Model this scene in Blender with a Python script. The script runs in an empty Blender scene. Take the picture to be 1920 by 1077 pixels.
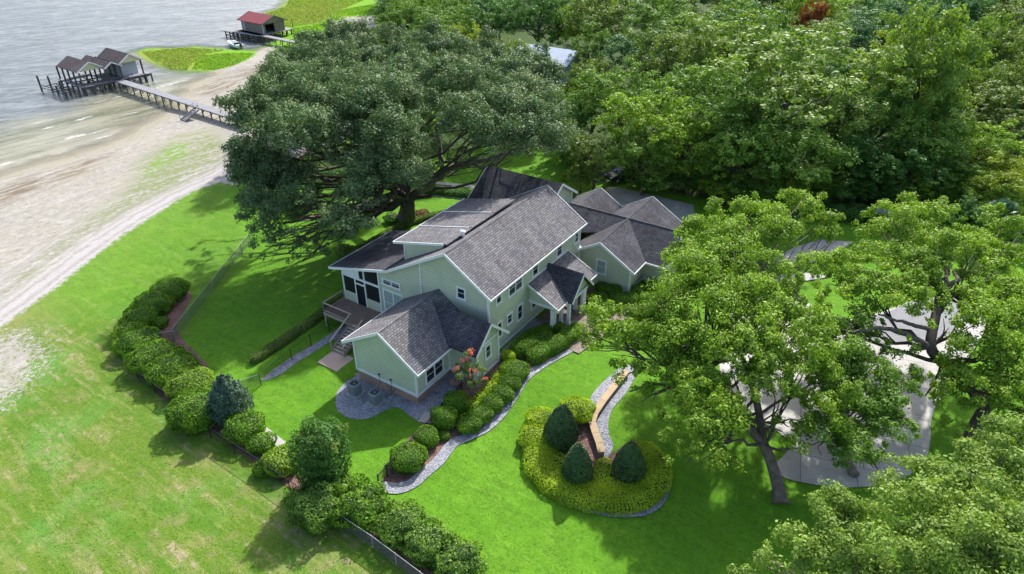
import bpy, bmesh, math, random
import numpy as np
from mathutils import Vector, Matrix
from mathutils.geometry import delaunay_2d_cdt
R = math.radians
random.seed(7)
rng = np.random.default_rng(7)
sc = bpy.context.scene
COL = sc.collection

# ------------------------------------------------------------------ camera, sky, sun, exposure
F, PITCH, HT = 1281.0, R(31.694), 36.0
cam = bpy.data.cameras.new('camera'); camo = bpy.data.objects.new('camera', cam); COL.objects.link(camo)
cam.sensor_width = 36.0; cam.lens = F / 1920 * 36; cam.clip_end = 3000; cam.clip_start = .5
camo.location = (0, 0, HT); camo.rotation_euler = (R(90) - PITCH, 0, 0)
sc.camera = camo
SUN_AZ, SUN_EL = 23.0, 40.0       # clockwise from +Y
w = bpy.data.worlds.new('World'); sc.world = w; w.use_nodes = True
nt = w.node_tree; bg = nt.nodes['Background']
sky = nt.nodes.new('ShaderNodeTexSky'); sky.sky_type = 'NISHITA'; sky.sun_disc = False
sky.sun_elevation = R(SUN_EL); sky.sun_rotation = R(SUN_AZ); sky.air_density = .9; sky.dust_density = 2.5; sky.ozone_density = .8
nt.links.new(sky.outputs[0], bg.inputs[0]); bg.inputs[1].default_value = 0.15
sl = bpy.data.lights.new('sun', 'SUN'); sl.energy = 3.9; sl.angle = R(1.2); sl.color = (1, .975, .93)
so = bpy.data.objects.new('sun', sl); COL.objects.link(so)
d = Vector((math.sin(R(SUN_AZ)) * math.cos(R(SUN_EL)), math.cos(R(SUN_AZ)) * math.cos(R(SUN_EL)), math.sin(R(SUN_EL))))
so.rotation_euler = d.to_track_quat('Z', 'Y').to_euler(); so.location = d * 200
sc.view_settings.view_transform = 'Standard'; sc.view_settings.look = 'None'
sc.view_settings.exposure = 1.07; sc.view_settings.gamma = 1
sc.cycles.max_bounces = 6; sc.cycles.diffuse_bounces = 3; sc.cycles.transparent_max_bounces = 12
sc.cycles.transmission_bounces = 3; sc.cycles.glossy_bounces = 2

# ------------------------------------------------------------------ measuring helpers
CP, SP = math.cos(PITCH), math.sin(PITCH)
TH = R(57.08)
A2 = np.array([math.cos(TH), math.sin(TH)]); B2 = np.array([math.sin(TH), -math.cos(TH)])
def ray(px, py):
    u, v = (px - 960) / F, (py - 538.5) / F
    return np.array([u, CP - v * SP, -SP - v * CP])
def Gz(px, py, z=0.0):
    r = ray(px, py); s = (z - HT) / r[2]
    return np.array([r[0] * s, r[1] * s, z])
O2 = Gz(784.4, 758)[:2]
def W(a, b, z):
    q = O2 + a * A2 + b * B2
    return Vector((q[0], q[1], z))
def AB(x, y):
    q = np.array([x, y]) - O2
    return q @ A2, q @ B2
def zat(px, py, a=None, b=None):
    r = ray(px, py); n, k = (A2, a) if a is not None else (B2, b)
    s = (k + O2 @ n) / (r[:2] @ n)
    p = np.array([0, 0, HT]) + s * r; aa, bb = AB(p[0], p[1])
    return aa, bb, p[2]
WL = -2.5
def dist_poly(P, V, closed=True):
    """distance from points P (n,2) to the edges of polyline V (m,2)"""
    best = np.full(len(P), 1e9)
    m = len(V)
    for i in range(m if closed else m - 1):
        p, q = V[i], V[(i + 1) % m]
        e = q - p; L = max(e @ e, 1e-9)
        t = np.clip(((P - p) @ e) / L, 0, 1)
        dd = np.hypot(*(P - p - t[:, None] * e).T)
        best = np.minimum(best, dd)
    return best
def inside(P, V):
    r = np.zeros(len(P), bool); x, y = P[:, 0], P[:, 1]; m = len(V)
    for i in range(m):
        x0, y0 = V[i]; x1, y1 = V[(i + 1) % m]
        if y0 == y1: continue
        c = ((y0 > y) != (y1 > y)) & (x < (x1 - x0) * (y - y0) / (y1 - y0) + x0)
        r ^= c
    return r
def sdist(P, V):
    dd = dist_poly(P, V); return np.where(inside(P, V), dd, -dd)
def pxw(L, z=0.0): return np.array([Gz(x, y, z)[:2] for x, y in L])
shore = pxw([(17, 323), (70, 308), (122, 295), (195, 273), (245, 248), (290, 222), (334, 203), (326, 190), (340, 173), (365, 155), (405, 141), (370, 133), (319, 131), (285, 118), (250, 101),
             (272, 93), (351, 88), (440, 93), (478, 96), (500, 88), (520, 78), (505, 55), (488, 30), (510, 20), (532, 12), (540, -6)], WL)
_o = []; _r = random.Random(3)
for _i in range(len(shore) - 1):
    _a, _b = shore[_i], shore[_i + 1]; _n = max(1, int(np.hypot(*(_b - _a)) / 2.2)); _q = np.array([-(_b - _a)[1], (_b - _a)[0]]) / max(1e-6, np.hypot(*(_b - _a)))
    for _k in range(_n): _o.append(_a + (_b - _a) * _k / _n + _q * _r.uniform(-1.1, 1.1) * (1.0 if _i > 5 else .4))
shore = np.array(_o + [shore[-1]])
water_poly = np.vstack([[(-135, -25)], shore, [(-60, 330), (-60, 620), (-700, 620), (-700, -25)]])
def smooth(t): t = np.clip(t, 0, 1); return t * t * (3 - 2 * t)
def terrain_v(P):
    sd = -sdist(P, water_poly)
    z = np.interp(sd, [-60, -25, 0, 6, 40, 60, 84, 200], [-7, -5.0, -2.5, -2.25, -1.9, -1.15, -.05, .0])
    q = P - O2; a = q @ A2; b = q @ B2
    z = z + .75 * smooth(a / 8) * smooth((b + 9) / 5)
    return z
def terr(x, y): return float(terrain_v(np.array([[x, y]]))[0])
def G(px, py, dz=0.0):
    z = 0.0
    for _ in range(12):
        p = Gz(px, py, z); zn = terr(p[0], p[1]) + dz
        if abs(zn - z) < .003: break
        z = zn
    return Vector(Gz(px, py, zn))
def ppm(p):   # full-resolution pixels per metre at a world point
    return F / (p[1] * CP - (p[2] - HT) * SP)

# ------------------------------------------------------------------ scene-tree helpers
def tag(o, label=None, cat=None, group=None, kind=None):
    if label: o['label'] = label
    if cat: o['category'] = cat
    if group: o['group'] = group
    if kind: o['kind'] = kind
    return o
def thing(name, label, cat, loc=(0, 0, 0), group=None):
    o = bpy.data.objects.new(name, None); COL.objects.link(o); o.location = loc; o.empty_display_size = .3
    return tag(o, label, cat, group)
def link(name, me, mat, parent=None):
    o = bpy.data.objects.new(name, me); COL.objects.link(o)
    if mat is not None and not me.materials: me.materials.append(mat)
    if parent is not None:
        o.parent = parent
        if parent.parent is None: o.location = -Vector(parent.location)
    return o
class MB:
    """collects faces in WORLD coordinates; build() links one mesh object"""
    def __init__(s): s.v = []; s.f = []; s.sm = []
    def face(s, pts, smooth=False):
        i = len(s.v); s.v += [tuple(p) for p in pts]; s.f.append(list(range(i, i + len(pts)))); s.sm.append(smooth)
    def mesh(s, vs, fs, smooth=False):
        i = len(s.v); s.v += [tuple(p) for p in vs]; s.f += [[k + i for k in f] for f in fs]; s.sm += [smooth] * len(fs)
    def slab(s, pts, dn):
        """polygon extruded along vector dn"""
        pts = [Vector(p) for p in pts]; dn = Vector(dn); n = len(pts)
        a = pts; b = [p + dn for p in pts]
        nrm = Vector((0, 0, 0))
        for i in range(n): nrm += a[i].cross(a[(i + 1) % n])
        if nrm.dot(dn) > 0: a = a[::-1]; b = b[::-1]
        s.face(a); s.face(b[::-1])
        for i in range(n):
            j = (i + 1) % n; s.face([a[j], a[i], b[i], b[j]])
    def obox(s, c, ax, ay, az):
        """box from centre + three half-extent vectors"""
        c, ax, ay, az = Vector(c), Vector(ax), Vector(ay), Vector(az)
        if ax.cross(ay).dot(az) < 0: ax = -ax
        v = [c + ax * i + ay * j + az * k for k in (-1, 1) for j in (-1, 1) for i in (-1, 1)]
        s.mesh(v, [(0, 2, 3, 1), (4, 5, 7, 6), (0, 1, 5, 4), (2, 6, 7, 3), (0, 4, 6, 2), (1, 3, 7, 5)])
    def box(s, c, h, rz=0):
        cz, sz = math.cos(rz), math.sin(rz)
        s.obox(c, (h[0] * cz, h[0] * sz, 0), (-h[1] * sz, h[1] * cz, 0), (0, 0, h[2]))
    def beam(s, p, q, wd, ht, up=(0, 0, 1), ext=0):
        p, q, up = Vector(p), Vector(q), Vector(up); dd = (q - p)
        if dd.length < 1e-6: return
        L = dd.length; dd.normalize(); sd = dd.cross(up)
        if sd.length < 1e-4: sd = dd.cross(Vector((1, 0, 0)))
        sd.normalize(); u = sd.cross(dd)
        s.obox((p + q) / 2, dd * (L / 2 + ext), sd * wd / 2, u * ht / 2)
    def tube(s, pts, rad, seg=8, cap=True, sm=True):
        pts = [Vector(p) for p in pts]; n = len(pts); rings = []
        if not hasattr(rad, '__len__'): rad = [rad] * n
        ref = Vector((.31, .17, .93))
        for i, p in enumerate(pts):
            t = (pts[min(i + 1, n - 1)] - pts[max(i - 1, 0)]).normalized()
            x = t.cross(ref)
            if x.length < .1: x = t.cross(Vector((1, 0, 0)))
            x.normalize(); y = t.cross(x)
            rings.append([p + (x * math.cos(2 * math.pi * k / seg) + y * math.sin(2 * math.pi * k / seg)) * rad[i] for k in range(seg)])
        vs = [v for r_ in rings for v in r_]; fs = []
        for i in range(n - 1):
            for k in range(seg):
                a, b = i * seg + k, i * seg + (k + 1) % seg
                fs.append((a, a + seg, b + seg, b))
        s.mesh(vs, fs, sm)
        if cap:
            s.face(rings[0][::1]); s.face(rings[-1][::-1])
    def lathe(s, c, prof, seg=16, sm=True, sx=1, sy=1):
        vs = []; fs = []
        for r_, z in prof:
            for k in range(seg):
                t = 2 * math.pi * k / seg; vs.append((c[0] + r_ * sx * math.cos(t), c[1] + r_ * sy * math.sin(t), c[2] + z))
        for i in range(len(prof) - 1):
            for k in range(seg):
                a, b = i * seg + k, i * seg + (k + 1) % seg
                fs.append((a, b, b + seg, a + seg))
        s.mesh(vs, fs, sm)
    def build(s, name, mat, parent=None, uv=False, label=None):
        me = bpy.data.meshes.new(name); me.from_pydata(s.v, [], s.f); me.update()
        me.polygons.foreach_set('use_smooth', s.sm)
        if uv:
            l = me.uv_layers.new(name='UVMap')
            for p in me.polygons:
                n = p.normal; h = Vector((0, 0, 1)).cross(n)
                if h.length < .02: h = Vector((A2[0], A2[1], 0))
                h.normalize(); v = n.cross(h)
                for li in p.loop_indices:
                    co = me.vertices[me.loops[li].vertex_index].co
                    l.data[li].uv = (co.dot(h), co.dot(v))
        o = link(name, me, mat, parent)
        if label: o['label'] = label
        return o

# ------------------------------------------------------------------ materials
class NT:
    def __init__(s, name):
        s.m = bpy.data.materials.new(name); s.m.use_nodes = True; s.t = s.m.node_tree
        s.b = s.t.nodes['Principled BSDF']; s.out = s.t.nodes['Material Output']
    def n(s, typ, ins={}, **kw):
        x = s.t.nodes.new(typ)
        for k, v in kw.items(): setattr(x, k, v)
        for k, v in ins.items():
            if hasattr(v, 'is_output') or isinstance(v, bpy.types.NodeSocket): s.t.links.new(v, x.inputs[k])
            else: x.inputs[k].default_value = v
        return x
    def l(s, a, b): s.t.links.new(a, b)
    def pos(s): return s.n('ShaderNodeNewGeometry').outputs['Position']
    def attr(s, name): return s.n('ShaderNodeAttribute', attribute_name=name).outputs['Fac']
    def noise(s, vec, scale, detail=4, rough=.55, dist=0):
        return s.n('ShaderNodeTexNoise', {'Vector': vec, 'Scale': scale, 'Detail': detail, 'Roughness': rough, 'Distortion': dist}).outputs['Fac']
    def mapr(s, f, a, b, c=0, d=1, sm=False):
        return s.n('ShaderNodeMapRange', {0: f, 1: a, 2: b, 3: c, 4: d}, clamp=True, interpolation_type='SMOOTHSTEP' if sm else 'LINEAR').outputs[0]
    def mix(s, f, a, b, bt='MIX'):
        x = s.t.nodes.new('ShaderNodeMix'); x.data_type = 'RGBA'; x.blend_type = bt
        for k, v in ((0, f), (6, a), (7, b)):
            if isinstance(v, bpy.types.NodeSocket): s.t.links.new(v, x.inputs[k])
            else: x.inputs[k].default_value = v if k == 0 else (*v, 1)[:4]
        return x.outputs[2]
    def math(s, op, a, b=0, c=0):
        x = s.t.nodes.new('ShaderNodeMath'); x.operation = op
        for k, v in ((0, a), (1, b), (2, c)):
            if isinstance(v, bpy.types.NodeSocket): s.t.links.new(v, x.inputs[k])
            else: x.inputs[k].default_value = v
        return x.outputs[0]
    def map(s, vec, sc_=(1, 1, 1), rot=(0, 0, 0)):
        r_ = s.n('ShaderNodeMapping', {'Vector': vec, 'Rotation': rot}).outputs[0]
        return s.n('ShaderNodeMapping', {'Vector': r_, 'Scale': sc_}).outputs[0]
    def bump(s, h, st=.3, di=.05):
        x = s.n('ShaderNodeBump', {'Height': h, 'Strength': st, 'Distance': di}); s.l(x.outputs[0], s.b.inputs['Normal']); return x
    def fin(s, col=None, rough=.8, spec=.3):
        if col is not None:
            if isinstance(col, bpy.types.NodeSocket): s.l(col, s.b.inputs['Base Color'])
            else: s.b.inputs['Base Color'].default_value = (*col, 1)
        if isinstance(rough, bpy.types.NodeSocket): s.l(rough, s.b.inputs['Roughness'])
        else: s.b.inputs['Roughness'].default_value = rough
        s.b.inputs['Specular IOR Level'].default_value = spec
        return s.m
def simple(name, c, rough=.7, var=.12, scale=3.0, spec=.3, bump=0.0, metal=0):
    t = NT(name); p = t.pos()
    n1 = t.noise(p, scale, 5, .6); n2 = t.noise(p, scale * 9, 3)
    f = t.math('ADD', t.math('MULTIPLY', n1, .65), t.math('MULTIPLY', n2, .35))
    c0 = tuple(x * (1 - var * 1.6) for x in c); c1 = tuple(min(1, x * (1 + var * 1.6)) for x in c)
    col = t.mix(t.mapr(f, .3, .7), c0, c1)
    if bump: t.bump(n2, bump, .02)
    t.b.inputs['Metallic'].default_value = metal
    return t.fin(col, rough, spec)
def shingle(name, c, stain=.35):
    t = NT(name); uv = t.n('ShaderNodeTexCoord').outputs['UV']; p = t.pos()
    br = t.n('ShaderNodeTexBrick', {'Vector': uv, 'Scale': 1.0, 'Mortar Size': .026, 'Mortar Smooth': .3, 'Bias': 0, 'Brick Width': .34, 'Row Height': .20,
             'Color1': (.74, .74, .74, 1), 'Color2': (1.30, 1.30, 1.30, 1), 'Mortar': (.36, .36, .36, 1)})
    br.offset = .37; br.squash = 1.0
    br2 = t.n('ShaderNodeTexBrick', {'Vector': t.map(uv, (.41, 1, 1)), 'Scale': 1.0, 'Mortar Size': 0, 'Brick Width': .34, 'Row Height': .17, 'Color1': (.8, .8, .8, 1), 'Color2': (1.2, 1.2, 1.2, 1)})
    big = t.mapr(t.noise(p, .35, 5, .6), .3, .7, 1 - stain, 1 + stain)
    st = t.mapr(t.noise(t.map(uv, (1.2, .12, 1)), 1.0, 4, .6), .3, .72, .78, 1.2)
    fine = t.mapr(t.noise(p, 14, 2), .3, .7, .8, 1.2)
    base = t.mix(t.mapr(t.noise(p, .5, 3), .35, .65), c, (c[0] * .92, c[1] * .95, c[2] * 1.05))
    col = t.mix(1.0, base, br.outputs[0], 'MULTIPLY')
    k = t.math('MULTIPLY', t.math('MULTIPLY', big, st), fine)
    cb = t.n('ShaderNodeCombineColor', {0: k, 1: k, 2: k}).outputs[0]
    col = t.mix(1.0, col, cb, 'MULTIPLY')
    t.bump(br.outputs['Fac'], .5, -.02)
    return t.fin(col, .9, .25)
def siding(name, c):
    t = NT(name); uv = t.n('ShaderNodeTexCoord').outputs['UV']; p = t.pos()
    v = t.n('ShaderNodeSeparateXYZ', {0: uv}).outputs[1]
    saw = t.math('FRACT', t.math('MULTIPLY', v, 1 / .28))
    line = t.mapr(saw, 0, .2, .60, 1.0)
    n = t.mapr(t.noise(p, .8, 5), .3, .7, .93, 1.06)
    k = t.math('MULTIPLY', line, n); cb = t.n('ShaderNodeCombineColor', {0: k, 1: k, 2: k}).outputs[0]
    col = t.mix(1.0, c, cb, 'MULTIPLY')
    t.bump(saw, .5, -.02)
    return t.fin(col, .6, .3)
def leafmat(name, dark, light, trans=.35, tint=(.02, .0, -.005), rough=.6, spec=.18, nsc=.35):
    t = NT(name); p = t.pos(); r = t.attr('rnd'); tone = t.attr('tone')
    n = t.noise(p, nsc, 3, .6)
    f = t.math('ADD', t.math('MULTIPLY', r, .34), t.math('ADD', t.math('MULTIPLY', tone, .38), t.math('MULTIPLY', t.mapr(n, .3, .7), .28)))
    col = t.mix(f, dark, light)
    col = t.mix(t.mapr(r, .93, 1.0, 0, .5), col, tuple(min(1, x * 1.25 + .01) for x in light))
    m = t.fin(col, rough, spec)
    tr = t.n('ShaderNodeBsdfTranslucent', {'Color': t.mix(1.0, col, (1.5, 1.6, .55), 'MULTIPLY')})
    mx = t.n('ShaderNodeMixShader', {0: trans, 1: t.b.outputs[0], 2: tr.outputs[0]})
    t.l(mx.outputs[0], t.out.inputs[0])
    return m
def gravel(name, c, c2, sc_=9.0):
    t = NT(name); p = t.pos()
    v = t.n('ShaderNodeTexVoronoi', {'Vector': p, 'Scale': sc_}); v2 = t.n('ShaderNodeTexVoronoi', {'Vector': p, 'Scale': sc_ * 2.3})
    g = t.n('ShaderNodeSeparateColor', {0: v.outputs['Color']}).outputs[0]; g2 = t.n('ShaderNodeSeparateColor', {0: v2.outputs['Color']}).outputs[1]
    f = t.math('ADD', t.math('MULTIPLY', g, .5), t.math('MULTIPLY', g2, .5))
    col = t.mix(t.mapr(f, .15, .85), c, c2)
    col = t.mix(t.mapr(t.noise(p, .9, 4), .4, .7, 0, .35), col, tuple(x * .6 for x in c))
    t.bump(v.outputs['Distance'], .8, -.05)
    return t.fin(col, .85, .25)

M = {}
M['roof'] = shingle('roof_shingles', (.158, .148, .146), .14)
M['roofdark'] = shingle('roof_shingles_shaded', (.062, .060, .068), .40)  # same shingles, with the shade on the dimmer slopes put into the base colour
M['roofbrown'] = shingle('roof_shingles_brown', (.13, .10, .09), .15)
M['siding'] = siding('sage_siding', (.485, .53, .385))
M['trim'] = simple('white_trim', (.70, .72, .71), .5, .05)
M['glass'] = NT('window_glass').fin((.018, .024, .028), .06, .8)
M['screen'] = NT('insect_screen').fin((.012, .016, .018), .35, .35)
M['blind'] = simple('window_blind', (.30, .38, .36), .25, .15, 2, .6)
M['block'] = simple('block_skirting', (.36, .235, .18), .85, .2, 2.5, bump=.4)
M['deck'] = simple('deck_boards', (.20, .135, .105), .75, .15, 2)
M['wood'] = simple('weathered_timber', (.36, .29, .23), .8, .2, 3)
M['dockwood'] = simple('grey_dock_timber', (.20, .20, .215), .8, .2, 1.5)
M['pile'] = simple('dark_piles', (.10, .095, .085), .85, .3, 2)
M['green_gable'] = simple('pale_yellow_green_siding', (.50, .52, .30), .6, .06)
M['greywall'] = simple('grey_boathouse_wall', (.36, .41, .45), .6, .15)
M['oldwood'] = simple('old_barn_boards', (.19, .16, .135), .85, .35, 2.5)
M['redmetal'] = simple('red_metal_roof', (.22, .035, .035), .5, .15, 1.5)
M['bluemetal'] = simple('pale_blue_metal_roof', (.36, .41, .50), .65, .08, .5)
M['concrete'] = simple('pale_concrete', (.34, .325, .305), .85, .10, .6, bump=.2)
t = NT('jointed_concrete'); p = t.pos()
br = t.n('ShaderNodeTexBrick', {'Vector': t.map(p, (1, 1, 1), (0, 0, R(20))), 'Scale': 1.0, 'Mortar Size': .035, 'Brick Width': 3.6, 'Row Height': 3.6, 'Color1': (.93, .93, .93, 1), 'Color2': (1.06, 1.06, 1.06, 1), 'Mortar': (.55, .55, .55, 1)}); br.offset = 0
c_ = t.mix(t.mapr(t.noise(p, .45, 5, .65), .3, .7), (.33, .315, .29), (.45, .435, .41)); c_ = t.mix(t.mapr(t.noise(p, 6, 4, .7), .5, .75, 0, .5), c_, (.22, .21, .185)); c_ = t.mix(1.0, c_, br.outputs[0], 'MULTIPLY')
M['concrete_drive'] = t.fin(c_, .9, .2)
M['concrete_dark'] = simple('aged_concrete', (.33, .31, .28), .85, .15, .7, bump=.2)
M['asphalt'] = simple('grey_asphalt', (.20, .20, .21), .9, .12, 2, bump=.3)
M['slate'] = gravel('brown_slate_paving', (.11, .085, .065), (.27, .22, .18), 2.2)
M['gravel'] = gravel('blue_grey_gravel', (.12, .125, .145), (.36, .37, .41), 9)
M['mulch'] = gravel('reddish_mulch', (.075, .04, .03), (.26, .15, .12), 8)
M['cap'] = simple('tan_wall_cap_stone', (.38, .28, .165), .8, .12, 1.5)
M['black'] = simple('black_metal', (.02, .022, .024), .45, .2)
M['greymetal'] = simple('galvanised_rail', (.28, .30, .29), .45, .15)
M['ac'] = simple('grey_green_painted_metal', (.20, .225, .23), .5, .15, 4)
M['rubber'] = simple('dark_rubber', (.02, .02, .02), .8, .2)
M['boatwhite'] = simple('white_gelcoat', (.75, .77, .78), .3, .06)
M['bark'] = simple('grey_brown_bark', (.13, .105, .085), .9, .45, 2.2, bump=1.0)
M['barkdark'] = simple('dark_bark', (.075, .062, .05), .9, .4, 2.2, bump=1.0)
M['moss'] = simple('grey_moss_strands', (.34, .34, .30), .95, .3, 5)
M['pvc'] = simple('white_pipe', (.72, .72, .70), .5, .05)
M['core'] = simple('dark_light_block', (.040, .07, .02), .95, .4, 3)  # dark colour of the solid bodies added inside clipped plants to block light
# foliage of the different plants
M['l_oak'] = leafmat('live_oak_leaves', (.030, .066, .020), (.18, .265, .11), .15)
M['l_bright'] = leafmat('bright_oak_leaves', (.045, .115, .010), (.315, .46, .045), .25)
M['l_mid'] = leafmat('mid_green_leaves', (.036, .10, .015), (.205, .335, .05), .25)
M['l_light'] = leafmat('light_green_leaves', (.06, .125, .018), (.28, .39, .07), .24)
M['l_dark'] = leafmat('dark_green_leaves', (.026, .085, .018), (.11, .235, .04), .24)
M['l_blue'] = leafmat('blue_green_leaves', (.026, .085, .034), (.10, .23, .08), .25)
M['l_yellow'] = leafmat('yellow_green_leaves', (.10, .15, .012), (.30, .37, .045), .4)
M['l_olive'] = leafmat('olive_leaves', (.05, .10, .018), (.22, .30, .065), .25)
M['l_red'] = leafmat('red_brown_leaves', (.06, .04, .02), (.30, .08, .03), .3)
M['l_hedge'] = leafmat('hedge_leaves', (.03, .095, .007), (.17, .32, .02), .2, nsc=.8)
M['l_hedgey'] = leafmat('yellow_green_hedge_leaves', (.14, .24, .008), (.46, .60, .035), .24, nsc=.9)
M['l_holly'] = leafmat('dark_holly_leaves', (.026, .07, .018), (.105, .195, .06), .12, rough=.45, spec=.35, nsc=1)
M['l_silver'] = leafmat('blue_silver_leaves', (.03, .07, .045), (.13, .20, .145), .15, nsc=1)
M['flower'] = leafmat('coral_blossom', (.45, .10, .06), (.72, .26, .19), .2)
M['flower2'] = leafmat('pink_ground_flowers', (.40, .22, .20), (.62, .42, .38), .2)

# ------------------------------------------------------------------ ground
def chain(px, z): return pxw(px, z)
grass_edge = [(-700, 960), (-250, 720), (0, 612), (48, 575), (100, 540), (160, 490), (230, 437), (300, 392), (360, 355), (412, 338), (440, 345), (480, 330), (540, 300), (600, 275), (640, 262), (700, 230), (760, 190), (800, 140), (770, 95), (700, 80), (690, 60), (720, 45),
              (725, 30), (690, 28), (650, 30), (622, 42), (615, 62), (585, 88), (545, 108), (512, 108), (506, 96), (525, 80), (480, 84), (476, 100), (455, 112), (425, 122), (375, 129), (320, 134)]
sand_poly = np.vstack([chain(grass_edge, -1.7), pxw([(280, 118), (200, 60), (-800, 300)], WL)])
road_c = chain([(-420, 860), (-200, 700), (0, 560), (80, 502), (160, 445), (240, 395), (320, 352), (400, 318), (440, 295), (500, 285), (560, 278), (640, 268), (720, 220)], -1.6)
veg_poly = chain([(-40, 600), (30, 510), (130, 430), (210, 372), (245, 330), (255, 300), (330, 250), (400, 235), (430, 270), (420, 302), (330, 348), (240, 392), (160, 440), (80, 500), (0, 560)], -1.8)
vegd_poly = chain([(280, 300), (330, 262), (352, 266), (350, 285), (310, 305), (275, 325)], -1.8)
deb_poly = chain([(-40, 372), (20, 345), (90, 320), (165, 300), (210, 290), (160, 322), (90, 348), (0, 385)], -2.2)
deb2_poly = chain([(350, 175), (420, 140), (500, 118), (520, 125), (470, 150), (400, 178)], -2.2)
marshy_poly = chain([(280, 100), (350, 90), (380, 100), (350, 130), (300, 128), (262, 104)], -2.4)
marsh2_poly = chain([(500, 30), (540, 5), (620, 5), (640, 25), (600, 45), (540, 40)], -2.3)
marsh_poly = chain([(240, 90), (480, 80), (520, 70), (490, 20), (540, -20), (800, -20), (760, 60), (690, 100), (560, 115), (500, 120), (420, 135), (300, 140)], -2.3)
sandpatch = chain([(-60, 640), (0, 600), (40, 590), (80, 625), (95, 640), (70, 680), (40, 720), (0, 750), (-60, 760)], -.5)
lawn_edge = [(412, 338), (440, 395), (472, 452), (400, 545), (326, 638), (262, 706), (322, 755), (396, 806), (489, 868), (545, 912), (640, 975), (790, 1085), (1000, 1300), (2600, 1300), (2600, 380), (1400, 250), (1100, 240), (900, 240), (700, 250), (600, 270), (500, 300), (440, 325)]
lawn_poly = chain(lawn_edge, -.2)
forest_poly = chain([(690, -60), (720, 60), (800, 160), (900, 230), (1060, 255), (1090, 330), (1180, 345), (1300, 372), (1420, 395), (1560, 380), (1700, 400), (1900, 430), (3000, 430), (4000, -60)], .5)
bed_poly = chain([(520, 330), (640, 340), (800, 280), (880, 262), (1040, 270), (1075, 300), (1045, 262), (900, 240), (700, 240), (540, 290)], -.3)

t = NT('ground_cover'); p = t.pos()
lawn = t.attr('lawn'); sand = t.attr('sand'); road = t.attr('road'); veg = t.attr('veg'); vegd = t.attr('vegd'); deb = t.attr('deb'); mar = t.attr('marsh'); mary = t.attr('marshy'); pat = t.attr('patch'); wood = t.attr('wood')
n_s = t.noise(p, 1.6, 6, .65); n_b = t.noise(p, .16, 4, .6); n_m = t.noise(p, .55, 5, .65); n_f = t.noise(p, 9, 4, .7); n_g = t.noise(p, 3.4, 3, .6)
# lawn
lc = t.mix(t.mapr(n_f, .32, .68), (.052, .135, .008), (.115, .245, .018))
lc = t.mix(t.mapr(n_m, .40, .62, 0, .55), lc, (.125, .285, .016))
lc = t.mix(t.mapr(t.noise(p, 2.6, 6, .8), .50, .60, 0, .6), lc, (.040, .125, .005))
lc = t.mix(t.mapr(t.noise(t.map(p, (.5, 2.2, 1), (0, 0, R(38))), 1.2, 5, .75), .53, .64, 0, .45), lc, (.16, .31, .03))
lc = t.mix(t.mapr(n_b, .44, .66, 0, .5), lc, (.05, .17, .006))
lc = t.mix(t.mapr(t.math('ADD', t.math('MULTIPLY', n_b, .6), t.math('MULTIPLY', n_s, .4)), .55, .64, 0, .45), lc, (.15, .255, .03))
stripe = t.math('SINE', t.math('MULTIPLY', t.n('ShaderNodeVectorMath', {0: p, 1: (.62, .78, 0)}, operation='DOT_PRODUCT').outputs['Value'], 5.2))
lc = t.mix(t.mapr(stripe, -.4, .4, 0, .16), lc, (.11, .27, .012))
# rough field outside the fence
fc = t.mix(t.mapr(n_f, .3, .7), (.056, .115, .010), (.150, .218, .026))
fc = t.mix(t.mapr(t.noise(t.map(p, (.22, 1.1, 1), (0, 0, R(33))), .55, 4, .6), .42, .6, 0, .5), fc, (.055, .16, .010))
str2 = t.noise(t.map(p, (.13, .9, 1), (0, 0, R(37))), 1.0, 5, .65)
fc = t.mix(t.mapr(str2, .50, .62, 0, .65), fc, (.20, .215, .065))
fc = t.mix(t.mapr(n_m, .53, .68, 0, .75), fc, (.225, .20, .085))
fc = t.mix(t.mapr(n_b, .50, .62, 0, .5), fc, (.10, .24, .045))
fc = t.mix(t.mapr(t.math('ADD', t.math('MULTIPLY', n_s, .5), t.math('MULTIPLY', str2, .5)), .56, .64, 0, .85), fc, (.31, .235, .16))
fc = t.mix(t.mapr(t.noise(p, 2.2, 6, .8), .50, .60, 0, .55), fc, (.045, .115, .010))
fc = t.mix(t.mapr(t.noise(t.map(p, (.5, 1.8, 1), (0, 0, R(37))), 1.0, 6, .8), .54, .64, 0, .5), fc, (.25, .26, .075))
near_sand = t.mapr(t.math('ADD', sand, t.math('MULTIPLY', n_s, 3.0)), -5.0, 2.2, 0, .65)
fc = t.mix(near_sand, fc, (.21, .20, .07))
clean = t.attr('clean')
fc = t.mix(t.math('MULTIPLY', t.mapr(clean, -3, 3), .75), fc, lc)
col = t.mix(t.mapr(t.math('ADD', lawn, t.math('MULTIPLY', n_s, .5)), .1, .5), fc, lc)
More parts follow.
